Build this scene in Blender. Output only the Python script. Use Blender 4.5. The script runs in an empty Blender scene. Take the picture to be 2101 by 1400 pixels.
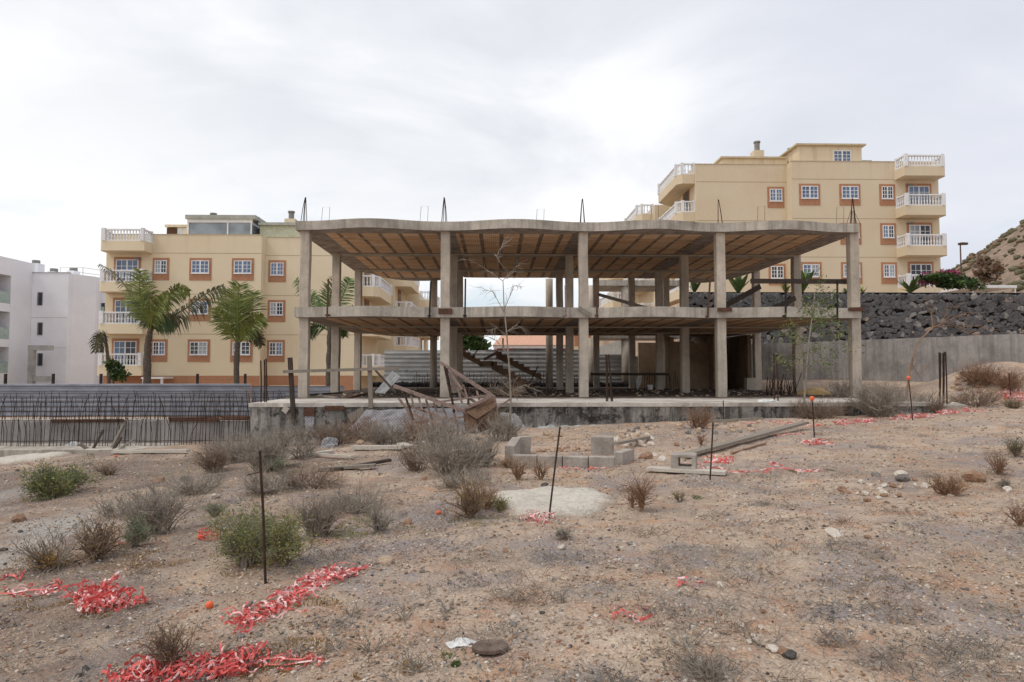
import bpy, math, random
from mathutils import Vector, Matrix, Euler, noise
R = math.radians
sc = bpy.context.scene
COL = sc.collection
# ------------------------------------------------------------------ camera model (photograph is 2101 x 1400)
F = 1400.0; YAW = math.atan(30.5/1400); PITCH = math.atan(61/1400.0)
CAMZ = 1.62
CAMR = Euler((math.pi/2+PITCH, 0, -YAW), 'XYZ').to_matrix()
def ray(px, py):
    return CAMR @ Vector(((px-1050.5)/F, -(py-700)/F, -1.0))
def at(px, py, Y):
    d = ray(px, py); t = Y/d.y
    return Vector((d.x*t, Y, CAMZ+d.z*t))
def atz(px, py, z):
    d = ray(px, py); t = (z-CAMZ)/d.z
    return Vector((d.x*t, d.y*t, z))
def sm(a, b, x):
    t = min(1, max(0, (x-a)/(b-a))); return t*t*(3-2*t)
def nz(x, y, z=0.0): return noise.noise(Vector((x, y, z)))
# ------------------------------------------------------------------ terrain
def tz(x, y, fine=True):
    xc = max(-26.0, min(24.0, x))
    z = 0.06*xc if xc < 0 else 0.034*xc
    if x < -7.15 and y > 20.9: z += (-0.62-z)*sm(20.9, 21.4, y)
    if x > 12.3: z += 0.62*sm(20, 34, y)*sm(12.3, 13.2, x)
    z += 1.2*math.exp(-((x-18.4)/2.6)**2-((y-24.2)/2.2)**2)
    z += 0.35*math.exp(-((x-14.6)/1.2)**2-((y-11.8)/1.0)**2)
    n = 0.0
    if fine and abs(x) < 60 and -30 < y < 60:
        n = 0.055*nz(x*.45, y*.45, 3.1)+0.028*nz(x*1.3, y*1.3, 7.7)
        if -15 < x < 20 and 0 < y < 21:
            n += 0.018*nz(x*3.7, y*3.7, 1.3)+0.013*abs(nz(x*9, y*9, 2.2))+0.007*nz(x*17, y*17, 2.9)
    z += n
    if -7.05 < x < 12.45 and 19.6 < y < 39.5: z = min(z, 0.0)-0.25
    if y > 39.5:
        z += (0.0-z)*sm(39.5, 60, y)
        z += (6.12-z)*sm(10.5, 12.0, x)*sm(40.4, 41.3, y)*(1-sm(90, 140, y))
    return z
def gnd(px, py, zoff=0.0):
    d = ray(px, py); t = 1.5; last = t
    while t < 90:
        p = Vector((0, 0, CAMZ))+d*t
        if p.z < tz(p.x, p.y): break
        last = t; t += 0.12
    lo, hi = last, t
    for _ in range(16):
        mid = (lo+hi)/2; p = Vector((0, 0, CAMZ))+d*mid
        if p.z < tz(p.x, p.y): hi = mid
        else: lo = mid
    p = Vector((0, 0, CAMZ))+d*hi
    p.z = tz(p.x, p.y)+zoff
    return p
# ------------------------------------------------------------------ scene helpers
ORG = {}
def tag(o, label=None, cat=None, group=None, kind=None):
    if label: o['label'] = label
    if cat: o['category'] = cat
    if group: o['group'] = group
    if kind: o['kind'] = kind
    return o
def empty(name, loc, label=None, cat=None, group=None):
    o = bpy.data.objects.new(name, None); COL.objects.link(o)
    o.location = loc; o.empty_display_size = .2
    ORG[o.name] = Vector(loc)
    return tag(o, label, cat, group)
def copy_tree(o, parent=None):
    c = o.copy(); COL.objects.link(c)
    if parent is not None: c.parent = parent
    for ch in list(o.children): copy_tree(ch, c)
    return c
class MB:
    def __init__(s): s.v = []; s.f = []; s.m = []
    def add(s, vs, fs, mi=0):
        b = len(s.v); s.v.extend([tuple(p) for p in vs])
        for f in fs: s.f.append(tuple(i+b for i in f)); s.m.append(mi)
    def box(s, a, b, mi=0, j=0.0, rng=None):
        x0, y0, z0 = a; x1, y1, z1 = b
        vs = [(x0,y0,z0),(x1,y0,z0),(x1,y1,z0),(x0,y1,z0),(x0,y0,z1),(x1,y0,z1),(x1,y1,z1),(x0,y1,z1)]
        if j: vs = [(x+rng.uniform(-j,j), y+rng.uniform(-j,j), z+rng.uniform(-j,j)) for x,y,z in vs]
        s.add(vs, [(0,3,2,1),(4,5,6,7),(0,1,5,4),(1,2,6,5),(2,3,7,6),(3,0,4,7)], mi)
    def bar(s, p, q, w, h, up=(0,0,1), mi=0):
        p = Vector(p); q = Vector(q); d = (q-p).normalized(); u = Vector(up)
        if abs(d.dot(u)) > .98: u = Vector((0,1,0))
        r = d.cross(u).normalized(); u = r.cross(d).normalized()
        r = r*(w/2); u = u*(h/2)
        vs = [p-r-u, p+r-u, p+r+u, p-r+u, q-r-u, q+r-u, q+r+u, q-r+u]
        s.add(vs, [(0,1,2,3),(7,6,5,4),(0,4,5,1),(1,5,6,2),(2,6,7,3),(3,7,4,0)], mi)
    def tube(s, pts, rad, n=6, cap=True, mi=0):
        pts = [Vector(p) for p in pts]
        if not hasattr(rad, '__len__'): rad = [rad]*len(pts)
        vs = []; k = len(pts)
        ref = None
        for i, p in enumerate(pts):
            d = (pts[min(i+1,k-1)]-pts[max(i-1,0)])
            if d.length < 1e-7: d = Vector((0,0,1))
            d.normalize()
            if ref is None:
                ref = Vector((1,0,0)) if abs(d.x) < .8 else Vector((0,1,0))
            a = d.cross(ref)
            if a.length < 1e-4: a = d.cross(Vector((0,1,.3)))
            a.normalize(); b = a.cross(d).normalized(); ref = b.cross(a)*-1 if False else ref
            for j in range(n):
                t = 2*math.pi*j/n
                vs.append(p+(a*math.cos(t)+b*math.sin(t))*rad[i])
        fs = []
        for i in range(k-1):
            for j in range(n):
                fs.append((i*n+j, i*n+(j+1)%n, (i+1)*n+(j+1)%n, (i+1)*n+j))
        if cap and n > 2:
            fs.append(tuple(range(n-1,-1,-1))); fs.append(tuple((k-1)*n+j for j in range(n)))
        s.add(vs, fs, mi)
    def prism(s, poly, z0, z1, mi=0, top=True, bot=True, side_mi=None):
        n = len(poly)
        A = sum(poly[i][0]*poly[(i+1)%n][1]-poly[(i+1)%n][0]*poly[i][1] for i in range(n))
        if A < 0: poly = poly[::-1]
        b = len(s.v)
        s.v.extend([(x,y,z0) for x,y in poly]); s.v.extend([(x,y,z1) for x,y in poly])
        for i in range(n):
            j = (i+1)%n
            s.f.append((b+i,b+j,b+n+j,b+n+i)); s.m.append(mi if side_mi is None else side_mi)
        if bot: s.f.append(tuple(b+i for i in range(n-1,-1,-1))); s.m.append(mi)
        if top: s.f.append(tuple(b+n+i for i in range(n))); s.m.append(mi)
    def tri(s, a, b, c, mi=0): s.add([a,b,c], [(0,1,2)], mi)
    def quad(s, a, b, c, d, mi=0): s.add([a,b,c,d], [(0,1,2,3)], mi)
    def rock(s, c, sx, sy, sz, rng, mi=0, sub=1):
        vs, fs = ICO[sub]
        ph = rng.uniform(0, 100); rot = Euler((rng.uniform(-.5,.5), rng.uniform(-.5,.5), rng.uniform(0,6.28))).to_matrix()
        out = []
        for v in vs:
            k = 1+.34*noise.noise(v*1.3+Vector((ph, ph*.7, 0)))+.2*noise.noise(v*2.9+Vector((0, ph, ph)))
            w = rot @ Vector((v.x*k*sx, v.y*k*sy, v.z*k*sz)); out.append((c[0]+w.x, c[1]+w.y, c[2]+w.z))
        s.add(out, fs, mi)
    def build(s, name, mats, parent=None, loc=None, smooth=False):
        off = ORG[parent.name] if parent is not None else Vector(loc if loc is not None else (0,0,0))
        me = bpy.data.meshes.new(name)
        me.from_pydata([(x-off.x, y-off.y, z-off.z) for x,y,z in s.v], [], s.f)
        if not isinstance(mats, (list, tuple)): mats = [mats]
        for m in mats: me.materials.append(m)
        if len(mats) > 1: me.polygons.foreach_set('material_index', s.m)
        if smooth: me.polygons.foreach_set('use_smooth', [True]*len(me.polygons))
        me.update()
        o = bpy.data.objects.new(name, me); COL.objects.link(o)
        if parent is not None: o.parent = parent
        else: o.location = off
        ORG[o.name] = off
        return o
def _ico():
    import bmesh
    out = {}
    for sub in (1, 2, 3):
        bm = bmesh.new(); bmesh.ops.create_icosphere(bm, subdivisions=sub, radius=1)
        bm.verts.ensure_lookup_table()
        out[sub] = ([v.co.copy() for v in bm.verts], [tuple(v.index for v in f.verts) for f in bm.faces]); bm.free()
    return out
ICO = _ico()
# ------------------------------------------------------------------ materials
def S(r, g, b, k=1.0):
    f = lambda c: ((c/255)/12.92 if c/255 <= .04045 else ((c/255+.055)/1.055)**2.4)*k
    return (f(r), f(g), f(b), 1)
class NT:
    def __init__(s, name):
        s.mat = bpy.data.materials.new(name); s.mat.use_nodes = True
        s.t = s.mat.node_tree; s.n = s.t.nodes; s.l = s.t.links
        s.b = s.n['Principled BSDF']; s.co = s.n.new('ShaderNodeTexCoord')
    def link(s, a, b): s.l.new(a, b)
    def mapping(s, scale=(1,1,1), coord='Object', loc=(0,0,0), rot=(0,0,0)):
        m = s.n.new('ShaderNodeMapping'); m.inputs['Scale'].default_value = scale
        m.inputs['Location'].default_value = loc; m.inputs['Rotation'].default_value = rot
        s.link(s.co.outputs[coord], m.inputs['Vector']); return m.outputs['Vector']
    def noise(s, scale, detail=4, rough=.6, vec=None, dist=0):
        t = s.n.new('ShaderNodeTexNoise'); t.inputs['Scale'].default_value = scale
        t.inputs['Detail'].default_value = detail; t.inputs['Roughness'].default_value = rough
        t.inputs['Distortion'].default_value = dist
        s.link(vec if vec is not None else s.co.outputs['Object'], t.inputs['Vector']); return t.outputs['Fac']
    def voro(s, scale, vec=None, feature='F1'):
        t = s.n.new('ShaderNodeTexVoronoi'); t.feature = feature; t.inputs['Scale'].default_value = scale
        s.link(vec if vec is not None else s.co.outputs['Object'], t.inputs['Vector']); return t
    def ramp(s, fac, stops):
        r = s.n.new('ShaderNodeValToRGB'); e = r.color_ramp.elements
        while len(e) < len(stops): e.new(.5)
        for el, (p, c) in zip(e, stops):
            el.position = p; el.color = c if hasattr(c, '__len__') else (c,c,c,1)
        s.link(fac, r.inputs['Fac']); return r.outputs['Color']
    def mix(s, fac, a, b, mode='MIX'):
        m = s.n.new('ShaderNodeMix'); m.data_type = 'RGBA'; m.blend_type = mode; m.clamp_factor = True
        for inp, val in ((m.inputs[0], fac), (m.inputs[6], a), (m.inputs[7], b)):
            if hasattr(val, 'is_output'): s.link(val, inp)
            else: inp.default_value = val
        return m.outputs[2]
    def math(s, op, a, b=None, c=None):
        m = s.n.new('ShaderNodeMath'); m.operation = op
        for i, val in enumerate((a, b, c)):
            if val is None: continue
            if hasattr(val, 'is_output'): s.link(val, m.inputs[i])
            else: m.inputs[i].default_value = val
        return m.outputs[0]
    def xyz(s, coord='Object'):
        m = s.n.new('ShaderNodeSeparateXYZ'); s.link(s.co.outputs[coord], m.inputs[0]); return m.outputs
    def bump(s, h, strength=.3, dist=.02, prev=None):
        b = s.n.new('ShaderNodeBump'); b.inputs['Strength'].default_value = strength; b.inputs['Distance'].default_value = dist
        s.link(h, b.inputs['Height'])
        if prev is not None: s.link(prev, b.inputs['Normal'])
        return b.outputs['Normal']
    def done(s, col, rough=.9, normal=None, spec=.2, metal=0.0):
        if hasattr(col, 'is_output'): s.link(col, s.b.inputs['Base Color'])
        else: s.b.inputs['Base Color'].default_value = col
        if hasattr(rough, 'is_output'): s.link(rough, s.b.inputs['Roughness'])
        else: s.b.inputs['Roughness'].default_value = rough
        s.b.inputs['Specular IOR Level'].default_value = spec; s.b.inputs['Metallic'].default_value = metal
        if normal is not None: s.link(normal, s.b.inputs['Normal'])
        return s.mat
def nmat(name, c1, c2, scale=3, rough=.9, bump=.3, bdist=.01, stretch=(1,1,1), c3=None, spec=.2, metal=0.0, detail=5, fine=None, ov=.5):
    m = NT(name); v = m.mapping(stretch)
    f = m.noise(scale, detail, .6, v)
    st = [(.32, c1), (.68, c2)]
    if c3: st = [(.28, c1), (.5, c2), (.72, c3)]
    col = m.ramp(f, st)
    f2 = m.noise(fine or scale*9, 3, .6, v)
    col = m.mix(ov, col, m.ramp(f2, [(.3, .32), (.7, .68)]), 'OVERLAY')
    nr = m.bump(m.math('ADD', f2, m.math('MULTIPLY', f, 2.0)), bump, bdist) if bump else None
    return m.done(col, rough, nr, spec, metal)
def concrete(name, base, dark, streak=.5, rust=None, sc_=1.0, crack=True):
    """weathered cast concrete: blotches, vertical run-off streaks, board marks, pits"""
    m = NT(name)
    big = m.noise(.8*sc_, 5, .65); med = m.noise(5*sc_, 5, .7); fin = m.noise(45, 3, .7)
    st = m.noise(3.2*sc_, 5, .65, m.mapping((1.6, 1.6, .12)))
    light = tuple(min(1, c*1.22) for c in base[:3])+(1,)
    col = m.ramp(big, [(.3, dark), (.52, base), (.75, light)])
    col = m.mix(m.math('MULTIPLY', m.ramp(st, [(.46, 0.0), (.64, 1.0)]), streak), col, tuple(c*.35 for c in base[:3])+(1,))
    col = m.mix(m.ramp(med, [(.45, 0.0), (.72, .45)]), col, tuple(c*.55 for c in base[:3])+(1,))
    if rust: col = m.mix(m.ramp(m.noise(2.2, 5, .7), [(.56, 0.0), (.72, .75)]), col, rust)
    col = m.mix(.45, col, m.ramp(fin, [(.3, .3), (.7, .7)]), 'OVERLAY')
    h = m.math('ADD', m.math('MULTIPLY', med, 1.5), fin)
    return m.done(col, .93, m.bump(h, .45, .012), .15)
def found_mat():
    m = NT('foundation_concrete')
    big = m.noise(1.1, 6, .7); med = m.noise(4.5, 6, .75); fin = m.noise(40, 3, .7); st = m.noise(2.6, 6, .7, m.mapping((2, 2, .25)))
    col = m.ramp(big, [(.3, S(112,108,104)), (.5, S(146,142,136)), (.72, S(176,170,162))])
    col = m.mix(m.ramp(st, [(.44, 0.0), (.58, .8)]), col, S(78,75,72))
    col = m.mix(m.ramp(med, [(.52, 0.0), (.62, .9)]), col, S(54,51,50))
    X, Y, Z = m.xyz()
    col = m.mix(m.math('MULTIPLY', m.ramp(m.noise(1.7, 6, .75, m.mapping((1,1,1), loc=(4,0,9))), [(.52, 0.0), (.6, .8)]), m.math('LESS_THAN', m.math('ABSOLUTE', m.math('ADD', X, 2.2)), 3.4)), col, S(40,38,38))
    col = m.mix(.45, col, m.ramp(fin, [(.3, .3), (.7, .7)]), 'OVERLAY')
    return m.done(col, .95, m.bump(m.math('ADD', m.math('MULTIPLY', med, 2.0), fin), .6, .02), .1)
def floor_mat():
    m = NT('dusty_floor_concrete')
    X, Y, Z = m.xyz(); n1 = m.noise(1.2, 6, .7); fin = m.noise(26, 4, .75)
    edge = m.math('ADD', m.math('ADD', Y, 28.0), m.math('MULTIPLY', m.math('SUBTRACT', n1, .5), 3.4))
    dirt = m.ramp(m.math('MULTIPLY', m.math('SUBTRACT', edge, 21.4), .45), [(.2, 0.0), (.75, 1.0)])  # mask for the darker brown floor tone, from the roof's front edge inwards
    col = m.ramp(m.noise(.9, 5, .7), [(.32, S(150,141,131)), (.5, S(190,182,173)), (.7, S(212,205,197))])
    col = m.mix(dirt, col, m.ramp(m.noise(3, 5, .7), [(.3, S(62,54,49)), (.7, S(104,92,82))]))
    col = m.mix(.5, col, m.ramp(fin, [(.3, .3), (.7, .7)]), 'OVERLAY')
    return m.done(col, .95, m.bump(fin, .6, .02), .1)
M = {}
M['column'] = concrete('column_concrete', S(194,182,167), S(164,154,142), .28)
M['slab'] = concrete('slab_edge_concrete', S(186,177,165), S(142,135,127), .55)
M['found'] = found_mat()
M['floor'] = floor_mat()
M['wallconc'] = concrete('boundary_wall_concrete', S(156,151,148), S(116,112,110), .5)
M['block'] = concrete('block_concrete', S(168,159,150), S(138,129,121), .2, sc_=3)
M['stair'] = concrete('stair_concrete', S(150,124,102), S(112,92,78), .3)
M['plaster'] = concrete('rough_plaster', S(150,130,108), S(118,100,82), .15)
M['palegrey'] = concrete('pale_grey_block_wall', S(176,176,172), S(148,148,146), .15)
M['cement'] = None
def cement_mat():
    m = NT('spilled_cement'); a = m.n.new('ShaderNodeAttribute'); a.attribute_name = 'edge'
    n1 = m.noise(5, 6, .75); n2 = m.noise(22, 4, .75); fin = m.noise(60, 3, .7)
    col = m.ramp(n1, [(.3, S(178,169,156)), (.55, S(206,198,186)), (.75, S(218,211,200))])
    col = m.mix(m.ramp(n2, [(.56, 0.0), (.68, .7)]), col, S(142,130,118))
    e = m.math('ADD', a.outputs['Fac'], m.math('MULTIPLY', m.math('SUBTRACT', m.math('ADD', m.math('MULTIPLY', n1, .6), m.math('MULTIPLY', n2, .5)), .55), 1.5))
    col = m.mix(m.ramp(e, [(.82, 0.0), (1.02, 1.0)]), col, m.ramp(n2, [(.3, S(150,134,122)), (.7, S(190,170,152))]))
    col = m.mix(.5, col, m.ramp(fin, [(.3, .28), (.7, .72)]), 'OVERLAY')
    return m.done(col, .97, m.bump(m.math('ADD', m.math('MULTIPLY', n2, 1.5), fin), .8, .02), .08)
M['rebar'] = nmat('rusty_rebar', S(40,33,30), S(78,58,48), 9, .8, .3, .003, metal=.0)
M['black'] = nmat('black_bar', S(34,31,31), S(56,50,48), 9, .7, .2, .003)
M['rust'] = nmat('rusty_iron', S(84,66,58), S(150,130,122), 7, .85, .4, .004, c3=S(116,92,82))
M['rustbox'] = nmat('rusty_sheet', S(66,48,38), S(112,88,70), 5, .85, .4, .006, c3=S(90,66,52))
M['woodgrey'] = nmat('weathered_timber', S(92,84,78), S(150,140,128), 4, .9, .6, .006, (12,12,1.2), c3=S(120,110,100))
M['wooddark'] = nmat('dark_timber', S(54,47,42), S(88,78,70), 4, .9, .5, .006, (10,10,1.5))
M['woodbrown'] = nmat('brown_formwork_board', S(70,50,42), S(112,82,66), 5, .9, .5, .006, (1.5,8,8))
M['woodpale'] = nmat('bleached_timber', S(150,141,130), S(196,188,176), 4, .9, .5, .006, (1.5,10,10), c3=S(174,164,152))
M['tarp'] = None
M['white'] = nmat('white_paint', S(214,214,216), S(232,231,230), 2, .6, .1, .004, spec=.3)
M['whitewall'] = nmat('white_render', S(224,224,229), S(234,234,238), .5, .85, .1, .003, ov=.1)
M['whiteplastic'] = nmat('crumpled_white_plastic', S(190,190,188), S(232,232,230), 9, .5, .5, .02, spec=.4)
M['red_tape'] = nmat('red_barrier_tape', S(198,72,68), S(224,112,106), 9, .5, .2, .004, spec=.4)
M['white_tape'] = nmat('white_barrier_tape', S(222,170,166), S(240,208,204), 9, .5, .2, .004, spec=.4)
M['orange'] = nmat('orange_plastic', S(222,88,44), S(236,112,66), 8, .45, .1, .003, spec=.4)
M['terracotta'] = nmat('terracotta_trim', S(168,122,94), S(178,132,102), 1.5, .85, .2, .004)
M['vent'] = nmat('grey_vent', S(120,116,110), S(150,146,140), 6, .7, .1, .004)
M['lampmetal'] = nmat('brown_lamp_metal', S(70,52,46), S(92,70,60), 6, .6, .1, .003)
M['greycladding'] = nmat('grey_roof_cladding', S(150,152,146), S(172,172,164), 2, .6, .1, .003)
M['bark'] = nmat('palm_bark', S(70,62,56), S(112,102,92), 6, .95, .8, .02, (1,1,3))
M['frond'] = nmat('palm_leaf', S(38,48,22), S(112,118,54), 1.2, .6, .0, c3=S(72,86,36), spec=.3)
M['frond_dry'] = nmat('dull_palm_leaf', S(72,74,54), S(112,108,82), 1.5, .7, .0)
M['leaf_dark'] = nmat('dark_leaf', S(36,52,26), S(74,96,44), 1.5, .6, .0, spec=.3)
M['leaf_mid'] = nmat('mid_leaf', S(56,76,40), S(108,128,68), 2, .6, .0, spec=.3)
M['leaf_yellow'] = nmat('yellow_green_leaf', S(106,112,62), S(156,154,82), 3, .7, .0)
M['leaf_grey'] = nmat('grey_green_leaf', S(88,98,72), S(136,142,108), 3, .7, .0)
M['leaf_ochre'] = nmat('ochre_twiglets', S(128,98,60), S(168,136,84), 4, .8, .0)
M['twig_grey'] = nmat('grey_dry_twig', S(114,106,97), S(168,158,145), 5, .95, .0)
M['twig_brown'] = nmat('brown_dry_twig', S(104,88,76), S(146,126,108), 5, .95, .0)
M['twig_red'] = nmat('reddish_dry_grass', S(122,94,76), S(160,130,106), 3, .95, .0)
M['magenta'] = nmat('bougainvillea_bloom', S(136,46,88), S(168,66,112), 6, .7, .0)
M['stone_black'] = nmat('lava_stone', S(54,53,55), S(98,96,97), 1.1, .9, .7, .03, c3=S(76,74,75))
M['stone_dark'] = nmat('lava_mortar', S(24,23,24), S(40,38,38), 3, .95, .3, .02)
M['rock_tan'] = nmat('tan_stone', S(162,138,118), S(204,180,156), 9, .92, .7, .02)
M['rock_red'] = nmat('rusty_brown_stone', S(132,104,86), S(172,138,114), 9, .92, .7, .02)
M['rock_grey'] = nmat('grey_stone', S(104,98,94), S(150,144,138), 9, .92, .7, .02)
M['rock_pale'] = nmat('pale_stone', S(184,172,158), S(216,206,194), 9, .92, .6, .02)
M['rock_black'] = nmat('dark_basalt', S(66,62,60), S(100,95,91), 9, .9, .7, .02)
M['rooftile'] = nmat('pink_roof_tile', S(196,148,124), S(218,172,148), 3, .85, .4, .03, (6,1,1))
M['redwall'] = nmat('crimson_render', S(150,66,74), S(170,82,90), 1, .85, .1, .004)
M['glassgreen'] = nmat('frosted_glass', S(150,168,160), S(170,186,178), .6, .25, .0, spec=.5)
def facade(c1, c2):
    m = NT('yellow_render')
    big = m.noise(.25, 4, .6); st = m.noise(1.1, 5, .7, m.mapping((1.5,1.5,.08))); fin = m.noise(14, 4, .7)
    col = m.ramp(big, [(.3, c1), (.7, c2)])
    z = m.xyz()[2]
    # run-off dirt just below the parapet
    d = m.math('MULTIPLY', m.ramp(st, [(.5, 0.0), (.74, .5)]), m.math('MULTIPLY', m.math('SUBTRACT', z, 9.6), .3))
    d = m.math('MINIMUM', m.math('MAXIMUM', d, 0.0), .5)
    col = m.mix(d, col, S(150,124,92))
    col = m.mix(.2, col, m.ramp(fin, [(.3, .36), (.7, .64)]), 'OVERLAY')
    return m.done(col, .88, m.bump(fin, .2, .006), .15)
M['yellow'] = facade(S(208,190,162), S(216,201,176)); M['yellow_left'] = facade(S(218,200,170), S(225,211,183))
def pane(name, c, rough=.08, spec=.5):
    m = NT(name); f = m.noise(.9, 2, .5)
    return m.done(m.ramp(f, [(.35, tuple(v*.6 for v in c[:3])+(1,)), (.65, c)]), rough, None, spec)
M['pane_blue'] = pane('window_glass_blue', S(104,126,160))
M['pane_dark'] = pane('window_glass_dark', S(52,60,72))
M['pane_curtain'] = pane('window_glass_curtained', S(170,176,184), .2)
def ceiling_mat():
    m = NT('hollow_clay_block_ceiling')
    X, Y, Z = m.xyz()
    jit = m.math('MULTIPLY', m.math('SUBTRACT', m.noise(1.5, 2), .5), .05)
    xj = m.math('ADD', X, jit)
    xj = m.math('ADD', xj, 3.0); X = m.math('ADD', X, 3.0); Y = m.math('ADD', Y, 28.0)
    fr = m.math('FRACT', m.math('DIVIDE', m.math('ADD', xj, 100.0), .72))
    joist = m.math('LESS_THAN', fr, .2)
    def near(a, c, w): return m.math('LESS_THAN', m.math('ABSOLUTE', m.math('SUBTRACT', a, c)), w)
    beams = near(Y, 28.2, .26)
    for c, w in ((23.2, .75), (32.65, .3), (36.3, .9)): beams = m.math('MAXIMUM', beams, near(Y, c, w))
    for c, w in ((-6.6, .55), (12.3, .5), (-1.8, .33), (3.0, .33), (7.77, .33)): beams = m.math('MAXIMUM', beams, near(X, c, w))
    # individual clay blocks and their ribs
    row = m.math('FLOOR', m.math('DIVIDE', Y, .25)); cell = m.math('FLOOR', m.math('DIVIDE', m.math('ADD', xj, 100.0), .72))
    cmb = m.n.new('ShaderNodeCombineXYZ'); m.link(cell, cmb.inputs[0]); m.link(row, cmb.inputs[1])
    wn = m.n.new('ShaderNodeTexWhiteNoise'); m.link(cmb.outputs[0], wn.inputs['Vector'])
    clay = m.ramp(wn.outputs['Value'], [(0.0, S(212,172,136)), (.5, S(224,188,152)), (1.0, S(236,204,172))])
    rib = m.math('FRACT', m.math('DIVIDE', X, .075)); ribm = m.math('LESS_THAN', rib, .28)
    jy = m.math('LESS_THAN', m.math('FRACT', m.math('DIVIDE', Y, .25)), .07)
    clay = m.mix(m.math('MULTIPLY', ribm, .4), clay, S(160,118,88)); clay = m.mix(m.math('MULTIPLY', jy, .6), clay, S(130,98,74))
    clay = m.mix(m.ramp(m.noise(.9, 5, .7), [(.52, 0.0), (.7, .6)]), clay, S(150,122,100))
    clay = m.mix(m.ramp(m.noise(3.5, 5, .7), [(.58, 0.0), (.7, .5)]), clay, S(214,194,168))
    grey = m.ramp(m.noise(2.5, 5, .7), [(.35, S(126,114,106)), (.65, S(172,160,150))])
    jcol = m.ramp(m.noise(3.1, 6, .8), [(.36, S(98,83,72)), (.54, S(152,130,112)), (.68, S(210,194,176))])
    col = m.mix(joist, clay, jcol); col = m.mix(beams, col, grey)
    h = m.math('SUBTRACT', m.math('MULTIPLY', m.math('MAXIMUM', joist, beams), .8), m.math('MULTIPLY', ribm, .2))
    return m.done(col, .95, m.bump(h, .6, .02), .1)
M['ceiling'] = ceiling_mat()
def hoard_mat(a, b):
    m = NT('galvanised_sheet'); oi = m.n.new('ShaderNodeObjectInfo')
    st = m.noise(2.0, 5, .7, m.mapping((.5, 1, 2)))
    col = m.ramp(st, [(.3, a), (.7, b)])
    col = m.mix(.5, col, m.ramp(oi.outputs['Random'], [(0, .4), (1, .62)]), 'OVERLAY')
    col = m.mix(m.ramp(m.noise(1.3, 6, .75), [(.56, 0.0), (.72, .6)]), col, S(98,90,84))
    return m.done(col, .5, m.bump(m.noise(30, 2), .05, .004), .4, .35)
M['hoard'] = hoard_mat(S(110,114,125), S(148,152,161)); M['hoard_grey'] = hoard_mat(S(168,168,168), S(204,204,202))
def tarp_mat():
    m = NT('grey_netting_tarp')
    v = m.mapping((1,1,1), rot=(0, R(45), 0)); X = m.n.new('ShaderNodeSeparateXYZ'); m.link(v, X.inputs[0])
    a = m.math('LESS_THAN', m.math('FRACT', m.math('MULTIPLY', X.outputs[0], 16.0)), .35)
    b = m.math('LESS_THAN', m.math('FRACT', m.math('MULTIPLY', X.outputs[2], 16.0)), .35)
    col = m.ramp(m.noise(1.6, 5, .7), [(.3, S(112,110,114)), (.7, S(152,150,154))])
    col = m.mix(m.math('MULTIPLY', m.math('MAXIMUM', a, b), .4), col, S(190,188,190))
    col = m.mix(m.ramp(m.noise(3, 5, .7), [(.55, 0.0), (.7, .6)]), col, S(84,78,74))
    return m.done(col, .8, m.bump(m.noise(8, 4), .4, .02), .2)
M['tarp'] = tarp_mat()
M['cement'] = cement_mat()
M['stone_mid'] = nmat('grey_lava_stone', S(112,109,107), S(150,146,142), 1.3, .9, .7, .03)
M['stone_tan'] = nmat('brown_lava_stone', S(128,114,102), S(158,144,130), 1.3, .9, .7, .03)
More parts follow.
